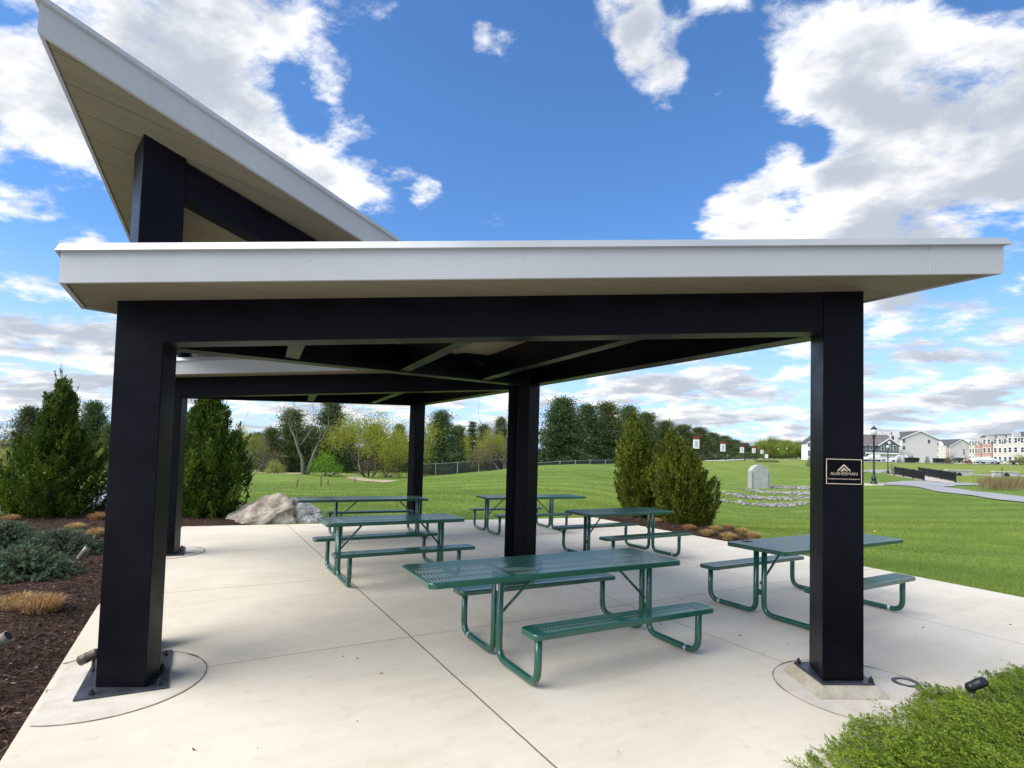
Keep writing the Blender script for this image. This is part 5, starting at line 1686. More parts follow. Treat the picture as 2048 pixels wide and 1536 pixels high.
def slate_house():
    d = 168.0
    x0, x1 = X(1642, d), X(1792, d)
    zb = gh((x0 + x1) / 2, d)
    z = lambda py: ZH(py, 1760, d) - zb
    h = thing('town_house', 'slate blue house with a front gable over a white double garage, grey roofed', 'house', (x0, d, zb))
    Wd = x1 - x0
    ze, zr_ = z(891), z(873)
    MB().box(0, Wd, 0, 9, -1.5, ze).build('wall', M['siding_b'], h)
    r = MB()
    ridge_roof(r, -0.3, Wd + 0.3, 0, 9, ze, zr_ + 0.6)
    r.build('roof', M['shingle_b'], h)
    # front gable wing over the garage
    g0, g1 = X(1752, d) - x0, X(1790, d) - x0
    w = MB()
    gable_wall(w, g0, g1, -1.3, z(907), z(890), z(877.5), 1.2)
    w.build('gable_wall', M['siding_b'], h)
    rr = MB()
    gable_roof(rr, g0, g1, -1.6, 4.0, z(890), z(877.5), 0.5)
    rr.build('gable_roof', M['shingle_b'], h)
    rake(h, g0, g1, -1.72, z(890), z(877.5), 0.34, 0.5)
    MB().lathe([(0.5, 0), (0.5, 0.08)], 14).build('gable_vent', M['trim'], h).matrix_local = Matrix.Translation(((g0 + g1) / 2, -1.32, z(884.5))) @ Matrix.Rotation(math.pi / 2, 4, 'X')
    for px in (1758, 1770, 1782):
        window(h, X(px, d) - x0, z(899.5), 0.75, 1.35, -1.32)
    for px in (1728, 1741):
        window(h, X(px, d) - x0, z(898.5), 0.75, 1.25, 0)
    MB().box(X(1724, d) - x0, g1 + 0.4, -1.9, -1.35, z(907.5), z(905)).build('trim_band', M['trim'], h)
    MB().box(X(1724, d) - x0, g1 + 0.3, -1.7, -0.02, z(905) + 0.01, z(903.5)).build('porch_roof', M['shingle'], h)
    MB().box(g0 + 0.1, g1 - 0.1, -1.25, -0.02, -1.0, z(907.6)).build('garage_wall', M['stone'], h)
    for a, b in ((1755, 1774), (1777, 1786)):
        gd = MB().box(X(a, d) - x0, X(b, d) - x0, -1.32, -1.26, -0.6, z(912)).build('garage_door', M['door'], h)
        MB().box(X(a, d) - x0 + 0.2, X(b, d) - x0 - 0.2, -1.34, -1.325, z(914.5), z(913.2)).build('pane', M['pane'], gd)
    for px in (1740.5, 1751):
        MB().box(X(px, d) - x0 - 0.14, X(px, d) - x0 + 0.14, -1.75, -1.45, -0.6, z(907.5)).build('column', M['trim'], h)
    for px in (1727, 1733):
        window(h, X(px, d) - x0, z(916.5), 0.6, 1.1, 0)
    # white gabled wing at the far end
    a0, a1 = X(1606, d) - x0, X(1641.5, d) - x0
    w = MB()
    gable_wall(w, a0, a1, -1.0, -1.0, z(890), z(876), 2.2)
    w.build('wing_wall', M['siding_w'], h)
    rr = MB()
    gable_roof(rr, a0, a1, -1.3, 1.5, z(890), z(876), 0.3)
    rr.build('wing_roof', M['shingle'], h)
    window(h, X(1613, d) - x0, z(897), 0.6, 1.1, -1.0)
    window(h, X(1613, d) - x0, z(915), 0.6, 1.6, -1.0)
slate_house()

def gable_house(name, label, d, pl, pr, base, eave, peak, wall, roofm, winds, front_px, front, depth=12.0, front_wins=3, brick=None, seedx=0):
    """End of a terrace: gable end towards us, the sunlit front running away at its side."""
    x0, x1 = X(pl, d), X(pr, d)
    zb = gh((x0 + x1) / 2, d)
    pm = (pl + pr) / 2
    z = lambda py: ZH(py, pm, d) - zb
    Wd = x1 - x0
    h = thing(name, label, 'house', (x0, d, zb))
    w = MB()
    gable_wall(w, 0, Wd, 0, -1.5, z(eave), z(peak), 0.3)
    w.build('gable_wall', M[wall], h)
    L = depth
    r = MB()
    gable_roof(r, 0, Wd, -0.35, L + 0.3, z(eave), z(peak), 0.35)
    r.build('roof', M[roofm], h)
    rake(h, 0, Wd, -0.45, z(eave), z(peak), 0.28, 0.35)
    MB().box(0.0, Wd, 0.31, L, -1.5, z(eave) - 0.05).build('side_wall', M[front], h)
    for (px, py, ww, hh) in winds:
        window(h, X(px, d) - x0, z(py), ww, hh, 0)
    # the front: bays stepping away from us with pointed dormers
    k = 3
    for i in range(k):
        y0 = 0.9 + i * (L - 1.2) / k
        y1 = y0 + (L - 1.2) / k - 0.5
        bay = MB().box(-0.9 - 0.02 * i, -0.01, y0, y1, -1.2, z(eave) + 0.2).build('bay', M[brick if (brick and i % 2 == 1) else 'stone'], h)
        ym = (y0 + y1) / 2
        g = MB()
        hw = (y1 - y0) * 0.20
        g.add([(-1.0, ym - hw, z(eave) + 0.2), (-1.0, ym + hw, z(eave) + 0.2), (-1.0, ym, z(eave) + 2.3), (0.9, ym - hw, z(eave) + 0.2), (0.9, ym + hw, z(eave) + 0.2), (0.9, ym, z(eave) + 2.3)],
              [(0, 2, 1), (3, 4, 5), (0, 1, 4, 3), (1, 2, 5, 4), (2, 0, 3, 5)])
        g.build('dormer', M['stone'], h)
        for lv in range(front_wins):
            zz = 0.8 + lv * 2.9
            fr = MB().box(-1.0 - 0.02 * i, -0.93 - 0.02 * i, ym - 0.8, ym + 0.8, zz, zz + 1.6).build('window', M['trim'], h)
            MB().box(-1.05 - 0.02 * i, -1.01 - 0.02 * i, ym - 0.6, ym + 0.6, zz + 0.2, zz + 1.4).build('pane', M['pane'], fr)
    return h
gable_house('gable_house', 'big pale house showing a plain gable wall, beside the slate blue one', 170, 1803, 1874, 921, 877.5, 862.5, 'siding', 'shingle',
            [(1806.5, 885.5, 0.8, 1.0), (1806.5, 899.5, 0.8, 1.1), (1856.5, 885.5, 0.8, 1.1)], 1790, 'siding_w', 13, 3)
gable_house('gable_house', 'smaller pale gabled house with a narrow brick front, before the brick terraces', 232, 1898, 1947, 921, 893, 878.5, 'siding', 'shingle',
            [(1926, 901.5, 0.6, 0.8), (1926, 907.5, 0.6, 0.8)], 1876, 'brick', 30, 3, 'brick')

def terrace(label, d, px0, pxs, pxe, base, eave, peak, rot, seed, end_mat, roofm):
    """Three-storey terrace seen at an angle: narrow bays in stone and brick under a dark roof with pointed dormers."""
    # the near corner stands at pixel column pxs; the front runs away from it to the left
    cxn = X(pxs, d)
    zb = gh(cxn, d)
    z = lambda py: ZH(py, px0, d) - zb
    n = 3
    al = R(rot)
    Wd = (pxs - px0) * PX * d / math.cos(al) * 1.12
    phi = -math.atan2(cxn, d) - al
    h = thing('terrace_house', label, 'house', (cxn - Wd * math.cos(phi), d - Wd * math.sin(phi), zb), phi)
    dep = 10.0
    MB().box(0, Wd, 0.02, dep, -1.5, z(eave)).build('wall', M[end_mat], h)
    r = MB()
    ridge_roof(r, -0.2, Wd + 0.2, 0, dep, z(eave), z(peak), 0.3)
    r.build('roof', M[roofm], h)
    ym = dep / 2
    for xx in (-0.01, Wd - 0.19):
        e = MB()
        e.add([(xx, 0, z(eave)), (xx, dep, z(eave)), (xx, ym, z(peak) - 0.05), (xx + 0.2, 0, z(eave)), (xx + 0.2, dep, z(eave)), (xx + 0.2, ym, z(peak) - 0.05)], [(0, 1, 2), (3, 5, 4), (0, 3, 4, 1), (1, 4, 5, 2), (2, 5, 3, 0)])
        e.build('gable_end', M[end_mat], h)
    bw = Wd / n
    for i in range(n):
        a, b = i * bw + 0.12, (i + 1) * bw - 0.12
        mat = ('stone', 'brick', 'stone')[(i + seed) % 3]
        MB().box(a, b, -0.35 - 0.25 * ((i + seed) % 2), -0.0, -1.2, z(eave)).build('bay', M[mat], h)
        yb = -0.35 - 0.25 * ((i + seed) % 2)
        xm = (a + b) / 2
        g = MB()
        hw = bw * 0.17
        zz = z(eave)
        g.add([(xm - hw, yb - 0.1, zz), (xm + hw, yb - 0.1, zz), (xm, yb - 0.1, zz + 2.9), (xm - hw, 2.4, zz), (xm + hw, 2.4, zz), (xm, 2.4, zz + 2.9)], [(0, 1, 2), (3, 5, 4), (0, 3, 4, 1), (1, 4, 5, 2), (2, 5, 3, 0)])
        g.build('dormer', M['stone'], h)
        for lv in range(3):
            for sx in (-0.22, 0.22):
                window(h, xm + sx * bw, 0.7 + lv * 2.95, bw * 0.22, 1.5, yb, t=0.16)
terrace('stone and brick terrace with two pointed dormers, farther from the picture edge', 205, 1950, 1978, 1986, 923, 889, 868.5, 52, 0, 'siding_t', 'shingle')
terrace('tall stone and brick terrace with pale dormers beside the parked silver car', 180, 1985, 2029, 2041, 925, 886, 865.5, 42, 1, 'siding', 'shingle')
terrace('pink brick terrace cut by the picture edge', 162, 2040, 2096, 2100, 926, 880, 859, 38, 2, 'siding', 'shingle')

# ------------------------------------------------------------------ vehicles
def car(label, px, d, rz, mat, kind='car', group='cars on the road and street', py=921):
    x, y, zg = spot(px, d)
    zg += 0.13
    t = thing('pickup_truck' if kind == 'pickup' else 'parked_car', label, 'pickup' if kind == 'pickup' else 'car', (x, y, zg), rz, group)
    L_, Wd = (5.4, 1.95) if kind == 'pickup' else (4.6, 1.85)
    if kind == 'pickup':
        prof = [(-2.7, 0.45), (-2.7, 1.12), (-0.75, 1.15), (-0.70, 1.82), (0.75, 1.84), (1.45, 1.22), (2.6, 1.10), (2.7, 0.95), (2.7, 0.45)]
        win = [(-0.60, 1.22), (-0.60, 1.72), (0.68, 1.74), (1.28, 1.24)]
        wx = (-1.65, 1.75)
    else:
        prof = [(-2.3, 0.40), (-2.3, 1.0), (-2.1, 1.08), (-1.5, 1.50), (0.2, 1.55), (1.05, 1.05), (2.15, 0.90), (2.3, 0.72), (2.3, 0.40)]
        win = [(-1.75, 1.10), (-1.35, 1.42), (0.15, 1.46), (0.85, 1.08)]
        wx = (-1.4, 1.4)
    n = len(prof)
    vs, fs = [], []
    for yy, sc in ((-Wd / 2, 1), (Wd / 2, 1)):
        vs += [(a, yy * (0.86 if b > 1.3 else 1.0), b) for a, b in prof]
    fs = [tuple(range(n)), tuple(range(2 * n - 1, n - 1, -1))] + [(i, n + i, n + (i + 1) % n, (i + 1) % n) for i in range(n)]
    MB().add(vs, fs).build('body', M[mat], t, bevel=0.07)
    for sgn in (-1, 1):
        k = [(a, sgn * (Wd / 2 * (0.94 if b < 1.3 else 0.865) + 0.012), b) for a, b in win]
        k += [(a, yy - sgn * 0.05, b) for a, yy, b in k]
        MB().add(k, [(0, 1, 2, 3), (7, 6, 5, 4), (0, 4, 5, 1), (1, 5, 6, 2), (2, 6, 7, 3), (3, 7, 4, 0)]).build('side_window', M['pane'], t)
    rear = -0.745 if kind == 'pickup' else -1.9
    (a0, b0), (a1, b1) = ((-0.76, 1.25), (-0.715, 1.72)) if kind == 'pickup' else ((-2.07, 1.13), (-1.60, 1.45))
    q = [(a0 - 0.02, -0.68, b0), (a0 - 0.02, 0.68, b0), (a1 - 0.02, 0.62, b1), (a1 - 0.02, -0.62, b1)]
    MB().add(q + [(a + 0.04, b, c) for a, b, c in q], [(0, 3, 2, 1), (4, 5, 6, 7), (0, 1, 5, 4), (1, 2, 6, 5), (2, 3, 7, 6), (3, 0, 4, 7)]).build('rear_window', M['pane'], t)
    for sgn in (-1, 1):
        MB().box(prof[0][0] - 0.02, prof[0][0] + 0.03, sgn * 0.72 - 0.14, sgn * 0.72 + 0.14, 0.78, 0.95).build('tail_light', M['lamp_red'], t)
        for a in wx:
            w = MB().tube([(a, sgn * (Wd / 2 - 0.20), 0.34), (a, sgn * (Wd / 2 + 0.015), 0.34)], 0.34, 16).build('wheel', M['tyre'], t)
            MB().tube([(a, sgn * (Wd / 2 + 0.010), 0.34), (a, sgn * (Wd / 2 + 0.028), 0.34)], 0.19, 12).build('rim', M['clamp'], w)
    return t
car('white pickup parked before the white garage of the slate blue house', 1750, 140, R(180), 'carw', 'pickup', None)
car('white pickup parked before the pale gable wall, by the wheeled bins', 1806, 141, R(178), 'carw', 'pickup', None)
car('silver estate car parked facing us before the brick terraces', 1979, 131, R(-60), 'cars')
car('pale hatchback half hidden behind the silver car', 1968, 140, R(-60), 'carw')
car('white car parked farther back beside the rust brown shrub', 1948, 158, R(175), 'carw')
car('dark car parked before the smaller gabled house', 1914, 175, R(180), 'card')
car('dark car cut by the picture edge on the street', 2046, 128, R(180), 'card')
car('grey blue car driving away, nearest on the road beyond the mound', 1422, 132, R(82), 'cars')
car('white car driving away behind the second street banner', 1446, 150, R(84), 'carw')
car('dark car on the road between the second and third banners', 1465, 172, R(86), 'card')
car('white car far down the road under the third banner', 1498, 240, R(88), 'carw')

def bin_proto():
    t = thing('wheeled_bin', 'black wheeled bin in a row along the street', 'bin')
    t['group'] = 'black wheeled bins set out along the street'
    MB().frustum([(-0.28, -0.30), (0.28, -0.30), (0.28, 0.30), (-0.28, 0.30)], 0.06, [(-0.36, -0.38), (0.36, -0.38), (0.36, 0.38), (-0.36, 0.38)], 1.08).build('body', M['black'], t, bevel=0.02)
    MB().frustum([(-0.39, -0.42), (0.39, -0.42), (0.39, 0.40), (-0.39, 0.40)], 1.083, [(-0.33, -0.36), (0.33, -0.36), (0.33, 0.34), (-0.33, 0.34)], 1.17).build('lid', M['black'], t, bevel=0.02)
    for s in (-1, 1):
        MB().tube([(s * 0.29, 0.30, 0.12), (s * 0.35, 0.30, 0.12)], 0.12, 12).build('wheel', M['tyre'], t)
    return t
bp = bin_proto()
first = True
for px in (1813.5, 1820.5, 1827.5, 1834.5, 1870.5, 1877.5, 1884.5, 1891.5):
    x, y, z_ = spot(px, 134)
    if first:
        bp.location = (x, y, z_ + 0.12)
        first = False
    else:
        dup(bp, (x, y, z_ + 0.12), random.uniform(-0.15, 0.15))

# ------------------------------------------------------------------ street furniture
def lamp_post(px, d, top, label):
    x, y, zg = spot(px, d)
    H = CAM_H + (HZ(px) - top) * PX * d - zg
    t = thing('street_lamp', label, 'street lamp', (x, y, zg))
    MB().box(-0.42, 0.42, -0.42, 0.42, -0.3, 0.10).build('footing', M['kerb'], t, bevel=0.02)
    MB().lathe([(0.24, 0.10), (0.24, 0.16), (0.17, 0.24), (0.13, 0.30), (0.15, 0.38), (0.15, 0.50), (0.09, 0.62), (0.065, 0.70), (0.085, 0.95), (0.062, 1.0), (0.055, H * 0.5), (0.048, H - 0.95), (0.10, H - 0.92), (0.10, H - 0.88), (0.055, H - 0.84)], 14).build('pole', M['black'], t, True)
    l = MB().lathe([(0.06, H - 0.84), (0.10, H - 0.74), (0.15, H - 0.70)], 14).build('lantern_base', M['black'], t, True)
    g = MB().lathe([(0.14, H - 0.70), (0.19, H - 0.50), (0.19, H - 0.36), (0.16, H - 0.28)], 14).build('lantern', M['lamp_glass'], t, True)
    MB().lathe([(0.20, H - 0.29), (0.17, H - 0.22), (0.08, H - 0.12), (0.03, H - 0.08), (0.03, H - 0.03), (0.008, H)], 14).build('lantern_cap', M['black'], g, True)
    return t
lamp_post(1748, 38, 850, 'tall black lamp post on a pale footing where the paths meet, the nearer one')
lamp_post(1776, 73, 886, 'black lamp post farther off beside the cross path before the garage')
def far_lamp(px, d, top, label):
    return lamp_post(px, d, top, label)
far_lamp(1574, 150, 893, 'distant black lamp post before the far wood, nearest the plaque post')
far_lamp(1557, 170, 895, 'distant black lamp post before the far wood, nearest the banners')

def banner(px, d, top, label):
    x, y, zg = spot(px, d)
    H = CAM_H + (HZ(px) - top) * PX * d - zg
    t = thing('street_banner', label, 'banner', (x, y, zg), 0.0, 'banners on poles along the street')
    MB().tube([(0, 0, -0.4), (0, 0, H)], 0.075, 10).build('pole', M['black'], t)
    b0, b1 = H * 0.97, H * 0.50
    w = 0.95
    MB().box(-w - 0.1, -0.02, -0.015, 0.015, b0, b0 + 0.06).box(-w - 0.1, -0.02, -0.015, 0.015, b1 - 0.06, b1).build('arm', M['black'], t)
    zc = b0 - (b0 - b1) * 0.27
    p = MB().box(-w - 0.06, -0.12, -0.010, 0.010, b1, zc).build('banner_cloth', M['bannerw'], t)
    MB().box(-w - 0.06, -0.12, -0.010, 0.010, zc + 0.002, b0).build('banner_head', M['bannerr'], t)
    q = MB()
    rr = random.Random(px)
    for col, tt in ((-0.68, 0.10), (-0.45, 0.20)):
        zz = b1 + 0.18
        while zz < zc - 0.25:
            ln = rr.uniform(0.05, 0.10)
            q.box(col - tt / 2, col + tt / 2, -0.0135, -0.011, zz, zz + ln)
            zz += ln + 0.035
    q.build('lettering', M['bannert'], p)
    return t
for px, d, top, lab in ((1400, 78, 870.5, 'white and red street banner largest in the row, beside the shorter leaning juniper'), (1452, 96, 881, 'white and red street banner second in the row, above the white car'), (1489, 120, 889, 'white and red street banner third in the row, above the yellowed verge'),
                        (1512, 138, 892, 'white and red street banner fourth in the row'), (1528, 152, 896, 'white and red street banner farthest along the row, before the far wood')):
    banner(px, d, top, lab)
def road_sign(px, d, py, w, hgt, mat, label, round_=False):
    x, y, zg = spot(px, d)
    t = thing('road_sign', label, 'sign', (x, y, zg))
    zc = ZH(py, px, d) - zg
    MB().tube([(0, 0.04, -0.3), (0, 0.04, zc + hgt / 2)], 0.05, 8).build('pole', M['galv'], t)
    if round_:
        o = MB().lathe([(w / 2, 0), (w / 2, 0.03)], 18).build('panel', M[mat], t)
        o.matrix_local = Matrix.Translation((0, 0, zc)) @ Matrix.Rotation(math.pi / 2, 4, 'X')
    else:
        MB().box(-w / 2, w / 2, -0.03, 0, zc - hgt / 2, zc + hgt / 2).build('panel', M[mat], t)
    return t
road_sign(1454, 140, 911, 0.75, 0.75, 'bannerw', 'round white road sign beside the second street banner', True)
road_sign(1533, 150, 912, 0.9, 1.1, 'bannerw', 'square white road sign under the farthest street banner')
road_sign(1471, 190, 909, 0.7, 0.9, 'bannerw', 'small pale road sign by the grey roadside wall')
# long grey wall beside the road
p0, p1, p2 = spot(1404, 168), spot(1440, 178), spot(1476, 196)
w = MB()
for a, b in ((p0, p1), (p1, p2)):
    ha = ZH(906.5, 1430, 172) - a[2]
    hb = ZH(906.5 if b is p1 else 911, 1450, 185) - b[2]
    w.add([(a[0], a[1], a[2] - 0.5), (b[0], b[1], b[2] - 0.5), (b[0], b[1], b[2] + hb), (a[0], a[1], a[2] + ha), (a[0], a[1] + 0.4, a[2] - 0.5), (b[0], b[1] + 0.4, b[2] - 0.5), (b[0], b[1] + 0.4, b[2] + hb), (a[0], a[1] + 0.4, a[2] + ha)],
          [(0, 1, 2, 3), (7, 6, 5, 4), (3, 2, 6, 7), (0, 4, 5, 1), (0, 3, 7, 4), (1, 5, 6, 2)])
tag(w.build('roadside_wall', M['grey_wall']), 'long grey wall beside the road under the pines', 'wall')

# dark planted strip beyond the banners
sheet('mulch_bed', [spot(1508, 112)[:2], spot(1560, 112)[:2], spot(1556, 120)[:2], spot(1510, 120)[:2]], lambda x, y: ground(x, y) + 0.25, M['mulch'], 4.0)

# footbridge: deck, dark railings of close bars, stone abutment
def footbridge():
    x0 = (bc1[0], bc1[1], gh(*bc1[:2]) + 0.06)
    t = thing('footbridge', 'footbridge with black barred railings and a pinkish deck over the ditch', 'bridge', x0)
    o = np.array(x0)
    L0, L1, R0, R1 = [np.array(p) - o for p in (bl0, bl1, br0, br1)]
    for p in (L0, L1, R0, R1):
        p[2] = max(p[2], -0.2) * 0.0 + (0.05 if p is L1 or p is R1 else 0.45)
    m = MB()
    vs = [tuple(L1), tuple(R1), tuple(R0), tuple(L0)]
    vs += [(a, b, c - 0.3) for a, b, c in vs]
    m.add(vs, [(0, 1, 2, 3), (7, 6, 5, 4), (0, 4, 5, 1), (1, 5, 6, 2), (2, 6, 7, 3), (3, 7, 4, 0)])
    m.build('deck', M['deck'], t)
    for a, b in ((L1, L0), (R1, R0)):
        rl = MB()
        rl.tube([tuple(a + [0, 0, 1.18]), tuple(b + [0, 0, 1.18])], 0.05, 6)
        rl.tube([tuple(a + [0, 0, 0.12]), tuple(b + [0, 0, 0.12])], 0.04, 6)
        n = int(np.linalg.norm(b - a) / 0.115)
        for i in range(n + 1):
            p = a + (b - a) * i / n
            rl.box(p[0] - 0.022, p[0] + 0.022, p[1] - 0.022, p[1] + 0.022, p[2] + 0.1, p[2] + 1.2)
        rl.build('railing', M['black'], t)
        for f in (0, 0.33, 0.66, 1.0):
            p = a + (b - a) * f
            MB().box(p[0] - 0.07, p[0] + 0.07, p[1] - 0.07, p[1] + 0.07, p[2] - 0.1, p[2] + 1.28).build('railing_post', M['black'], t)
    s = MB()
    a, b = L1 + [-0.3, -0.2, -0.25], L0 + [-0.3, 0, -0.25]
    n = np.array([-0.5, -0.9, 0])
    vs = [tuple(a), tuple(b), tuple(b + n * 0.9), tuple(a + n * 0.9)]
    s.add(vs + [(p[0], p[1], p[2] - 1.6) for p in vs], [(0, 1, 2, 3), (7, 6, 5, 4), (0, 4, 5, 1), (1, 5, 6, 2), (2, 6, 7, 3), (3, 7, 4, 0)])
    s.build('abutment', M['stone'], t)
footbridge()

# arched headwall in the grassy bank
def headwall():
    d = 42.0
    xl, xr = X(1502.5, d), X(1540, d)
    xm = (xl + xr) / 2
    zb = gh(xm, d) - 0.3
    t = thing('culvert_headwall', 'grey concrete headwall with an arched top set in the grassy bank', 'headwall', (xm, d, zb), R(10))
    w = (xr - xl) / 2
    zt_ = ZH(929.5, 1521, d) - zb
    zs = zt_ - w * 0.72
    def arch(r, ztop):
        pts = [(-r, -0.6), (r, -0.6), (r, zs)]
        for k in range(1, 14):
            a = math.pi * k / 14
            pts.append((r * math.cos(a), zs + (ztop - zs) * math.sin(a)))
        pts.append((-r, zs))
        return pts
    def ext(pts, y0, y1):
        n = len(pts)
        vs = [(x, y0, z) for x, z in pts] + [(x, y1, z) for x, z in pts]
        return vs, [tuple(range(n)), tuple(range(2 * n - 1, n - 1, -1))] + [(i, n + i, n + (i + 1) % n, (i + 1) % n) for i in range(n)]
    MB().add(*ext(arch(w, zt_), 0.06, 0.55)).build('wall', M['headwall'], t, bevel=0.02)
    MB().box(-w * 0.86, w * 0.86, 0.0, 0.058, -0.6, zs - 0.02).build('face_panel', M['headwall'], t)
    MB().box(-w - 0.07, -w - 0.003, -0.02, 0.5, -0.6, zs + 0.05).box(w + 0.003, w + 0.07, -0.02, 0.5, -0.6, zs - 0.10).build('edge_trim', M['galv'], t)
headwall()
# rows of broken stone in the swale
def rock_row(pts, width, n, s0, s1, label, name='riprap'):
    V = []
    me = MB()
    P = np.array([hit(*p) for p in pts])
    n, s0, s1 = int(n * 1.7), s0 * 0.55, s1 * 0.68
    for k in range(n):
        u = rng.uniform(0, len(P) - 1)
        i = min(int(u), len(P) - 2)
        p = P[i] + (P[i + 1] - P[i]) * (u - i) + rng.normal(size=2) * width * 0.55
        s = rng.uniform(s0, s1)
        z_ = gh(*p)
        bm = bmesh.new()
        bmesh.ops.create_icosphere(bm, subdivisions=1, radius=1)
        q = rng.normal(size=(12, 3)) * 0.0
        sc = rng.uniform(0.6, 1.2, 3)
        vs = []
        ro = Matrix.Rotation(rng.uniform(0, 6), 3, 'Z')
        for v in bm.verts:
            c = ro @ Vector((v.co.x * sc[0] * rng.uniform(0.8, 1.2), v.co.y * sc[1] * rng.uniform(0.8, 1.2), v.co.z * sc[2] * 0.62))
            vs.append((p[0] + c.x * s, p[1] + c.y * s, z_ + 0.02 + c.z * s + s * 0.15))
        me.add(vs, [tuple(v.index for v in f.verts) for f in bm.faces])
        bm.free()
    tag(me.build(name, M['riprap']), label, 'stones', kind='stuff')
rock_row([(1545, 974), (1580, 976), (1620, 977), (1660, 978)], 1.0, 190, 0.10, 0.24, 'row of broken pale stones level with the headwall foot')
rock_row([(1510, 982.5), (1545, 986), (1590, 987), (1650, 988)], 0.8, 200, 0.09, 0.21, 'second row of broken pale stones in the swale')
rock_row([(1464, 989), (1490, 994), (1530, 998), (1580, 998), (1640, 995)], 0.7, 260, 0.07, 0.19, 'third row of broken pale stones, longest in the swale')
rock_row([(1512, 1010), (1545, 1012), (1575, 1011), (1606, 1010)], 0.9, 190, 0.07, 0.20, 'nearest heap of broken pale stones in the swale')
rock_row([(1436, 1002), (1450, 1003), (1473, 1005)], 0.35, 40, 0.05, 0.12, 'short line of pale stones by the shorter juniper')
# stone culvert ends beyond the bridge
def culvert_end(px0, px1, top, bot, d, hole_px, label):
    x0, x1 = X(px0, d), X(px1, d)
    xm = (x0 + x1) / 2
    zg = gh(xm, d)
    t = thing('culvert_end', label, 'culvert', (xm, d, zg))
    h_ = max(ZH(top, (px0 + px1) / 2, d) - zg, 0.5)
    w = (x1 - x0) / 2
    MB().box(-w, w, 0, 0.5, -0.6, h_).build('wall', M['headwall'], t, bevel=0.03)
    MB().box(-w - 0.1, w + 0.1, -0.08, 0.58, h_ + 0.003, h_ + 0.12).build('coping', M['kerb'], t)
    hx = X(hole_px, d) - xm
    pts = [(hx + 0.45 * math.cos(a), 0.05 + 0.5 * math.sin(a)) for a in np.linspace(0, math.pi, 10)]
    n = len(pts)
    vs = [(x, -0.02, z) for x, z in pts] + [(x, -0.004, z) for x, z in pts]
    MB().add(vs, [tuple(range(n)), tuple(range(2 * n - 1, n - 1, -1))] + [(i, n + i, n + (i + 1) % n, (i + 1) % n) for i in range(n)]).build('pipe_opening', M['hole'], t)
culvert_end(1895, 1945, 941, 947, 84, 1917, 'low grey stone culvert end just behind the footbridge railing')
culvert_end(1988, 2036, 944, 951, 80, 2012, 'low grey stone culvert end farther from the footbridge, by the thin post')
rock_row([(1972, 950), (1985, 949), (1992, 951)], 0.5, 30, 0.12, 0.3, 'small heap of pale stones at the culvert end')
rock_row([(2034, 952), (2046, 953)], 0.5, 22, 0.12, 0.3, 'pale stones at the far side of the culvert end')
ribbon('gravel_strip', [hit(1912, 949.5), hit(1960, 951), hit(2010, 952.5), hit(2070, 954)], 0.9, M['kerb'], 0.06)
x, y, zg = spot(2004, 80)
o = MB().tube([(0, 0, -0.3), (0, 0, 1.25)], 0.045, 8).box(-0.05, 0.05, -0.05, 0.05, 1.2505, 1.30).build('marker_post', M['black'])
o.location = (x, y, zg)
tag(o, 'thin dark marker post standing by the farther culvert end', 'post')
rock_row([(1941, 968), (1952, 969), (1960, 969.5)], 0.3, 22, 0.08, 0.2, 'few pale stones in the grass beside the reeds')
rock_row([(2020, 979), (2036, 978), (2046, 980)], 0.35, 26, 0.07, 0.18, 'pale stones in the grass at the picture edge')
# dry reeds in the ditch
def reeds():
    V = []
    for k in range(900):
        px, py = rng.uniform(1955, 2060), rng.uniform(966, 982)
        if rng.random() > math.exp(-((px - 2008) / 42.0) ** 2):
            continue
        p = hit(px, py)
        for j in range(3):
            h_ = rng.uniform(0.5, 1.25)
            V.append(leaves(np.array([[p[0] + rng.normal() * 0.15, p[1] + rng.normal() * 0.15, gh(*p)]]), np.array([[rng.normal() * 0.25, rng.normal() * 0.25, 1.0]]), h_, 0.035)[0])
    return quads_mesh('reeds', np.array(V), M['reed'])
tag(link('reeds', reeds()), 'dry tan reeds growing in the ditch past the footbridge', 'reeds', kind='stuff')

# chain-link fences
def chain_fence(pts, hgt, label, post_step=3.0):
    P = [np.array(spot(px, d)) for px, d in pts]
    t = thing('chain_fence', label, 'fence', tuple(P[0]))
    o = P[0]
    for a, b in zip(P[:-1], P[1:]):
        ln = np.hypot(*(b - a)[:2])
        mb = MB()
        n = int(ln / 0.10)
        dv = (b - a) / max(np.linalg.norm((b - a)[:2]), 1e-6)
        for i in range(n):
            p = a + (b - a) * i / n - o
            for sg in (-1, 1):
                q = p + dv * (0.55 * sg)
                c = np.array([-dv[1], dv[0], 0]) * 0.0
                e = dv * 0.022
                vs = [p - e + [0, 0, 0], p + e, q + e + [0, 0, hgt], q - e + [0, 0, hgt]]
                mb.add([tuple(v) for v in vs], [(0, 1, 2, 3)])
        mb.build('mesh_panel', M['wire'], t)
        m = max(1, int(round(ln / post_step)))
        for i in range(m):
            p = a + (b - a) * i / m - o
            MB().tube([(p[0], p[1] - 0.03, p[2] - 0.4), (p[0], p[1] - 0.03, p[2] + hgt + 0.06)], 0.045, 8).build('fence_post', M['galv'], t)
        MB().tube([tuple(a - o + [0, 0, hgt]), tuple(b - o + [0, 0, hgt])], 0.028, 6).build('top_rail', M['galv'], t)
chain_fence([(838, 62), (872, 64), (958, 66), (1020, 67)], 1.35, 'chain link fence with pale posts under the broad pine')
chain_fence([(1070, 66), (1120, 68), (1180, 71), (1240, 75)], 0.55, 'chain link fence sunk behind the lawn crest below the pine row')

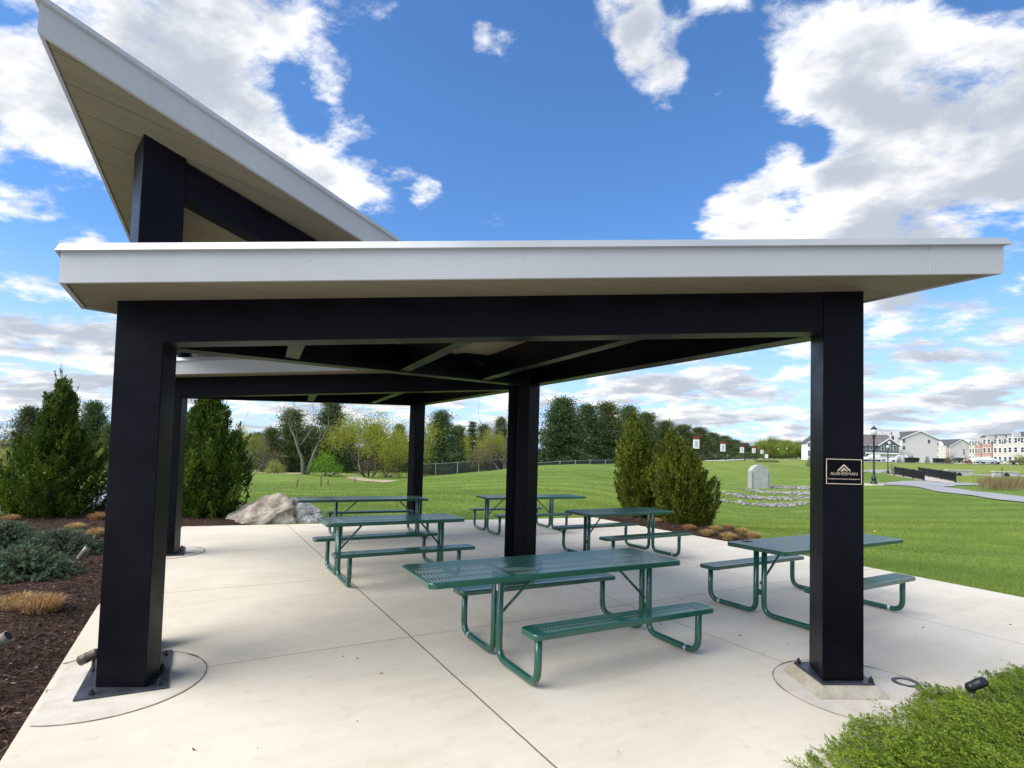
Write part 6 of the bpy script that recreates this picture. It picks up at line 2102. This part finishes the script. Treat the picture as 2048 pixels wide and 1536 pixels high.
# stakes in the low lawn
for k, (px, py, top, lean, lab) in enumerate(((592, 975, 957.5, 0.22, 'leaning thin wooden stake in the lawn behind the boulders'), (642, 972.5, 950, 0.0, 'tallest thin stake in the lawn before the forked tree'), (656, 971.5, 958, 0.0, 'short thin stake in the lawn beside the tallest one'), (710, 967, 956, 0.0, 'thin stake in the lawn by the dry track'))):
    p = hit(px, py)
    zg = gh(*p)
    hh = max((py - top) * PX * p[1], 0.4)
    o = MB().add([(-0.03, -0.03, -0.2), (0.03, -0.03, -0.2), (0.03, 0.03, -0.2), (-0.03, 0.03, -0.2), (-0.03 + lean * hh, -0.03, hh - 0.04), (0.03 + lean * hh, -0.03, hh - 0.04), (0.03 + lean * hh, 0.03, hh - 0.04), (-0.03 + lean * hh, 0.03, hh - 0.04), (lean * hh, 0, hh)],
                 [(0, 3, 2, 1), (0, 1, 5, 4), (1, 2, 6, 5), (2, 3, 7, 6), (3, 0, 4, 7), (4, 5, 8), (5, 6, 8), (6, 7, 8), (7, 4, 8)]).build('wooden_stake', M['stake'])
    o.location = (p[0], p[1], zg)
    tag(o, lab, 'stake', 'stakes in the low lawn')
# bits of leaf and bark blown onto the slab
def litter():
    n = 260
    x, y = rng.uniform(-3.5, 7.0, n), rng.uniform(2.8, 12.0, n)
    m = inside(PAD, x, y)
    nearbed = np.minimum(np.minimum(dist_poly(BED_L, x, y), dist_poly(CREEP, x, y)), dist_poly(BED_R, x, y))
    m &= (rng.random(n) < 0.22) | (nearbed < 0.35)
    x, y = x[m], y[m]
    D = rng.normal(size=(len(x), 3)) * np.array([1, 1, 0.12])
    return leaves(np.stack([x, y, np.full(len(x), 0.008)], -1), D, rng.uniform(0.012, 0.045, len(x)), rng.uniform(0.006, 0.016, len(x)), 0.5)
tag(link('leaf_litter', quads_mesh('leaf_litter', litter(), M['chips'])), 'scraps of bark and leaf on the concrete', 'litter', kind='stuff')
# one dandelion in the lawn by the plaque post
p = hit(1750, 1070)
t = thing('dandelion', 'single yellow dandelion in the lawn beside the plaque post', 'flower', (p[0], p[1], gh(*p)))
MB().tube([(0, 0, -0.02), (0.01, 0, 0.09)], 0.005, 5).build('stem', M['weed'], t)
MB().lathe([(0.012, 0.088), (0.038, 0.098), (0.034, 0.112), (0.010, 0.118)], 12).build('flower_head', simple('dandelion_yellow', (0.65, 0.50, 0.02), rough=0.7), t)

# ------------------------------------------------------------------ grass blades on the lawn
def grass_blades():
    V = []
    for r0, r1, n, hh, ww in ((6.5, 13, 130000, 0.045, 0.008), (13, 24, 130000, 0.048, 0.014), (24, 40, 60000, 0.05, 0.025)):
        a = rng.uniform(-0.80, 0.86, n)
        r = np.sqrt(rng.uniform(r0 ** 2, r1 ** 2, n))
        x, y = r * np.sin(a), r * np.cos(a)
        m = dist_poly(PAD, x, y) > 0.004
        for b in (BED_L, BED_R, BED_N):
            m &= ~inside(b, x, y)
        for Q, w in ((RQ, 1.85),):
            dd = np.min(np.hypot(x[:, None] - Q[None, :, 0], y[:, None] - Q[None, :, 1]), axis=1)
            m &= dd > w
        pc = np.array(pp)
        seg = np.concatenate([pc[i] + (pc[i + 1] - pc[i]) * np.linspace(0, 1, 12)[:, None] for i in range(len(pc) - 1)])
        dd = np.min(np.hypot(x[:, None] - seg[None, :, 0], y[:, None] - seg[None, :, 1]), axis=1)
        m &= dd > 1.9
        # nothing stands on the far side of the drive
        x, y = x[m], y[m]
        z = ground(x, y)
        k = len(x)
        D = rng.normal(size=(k, 3)) * 0.45 + np.array([0.12, 0.1, 1.0])
        V.append(leaves(np.stack([x, y, z - 0.006], -1), D, rng.uniform(0.55, 1.15, k) * hh, ww * rng.uniform(0.7, 1.2, k), 0.35))
    return np.concatenate(V)
tag(link('grass', quads_mesh('grass', grass_blades(), M['grass'])), 'short mown green grass of the lawn', 'grass', kind='stuff')
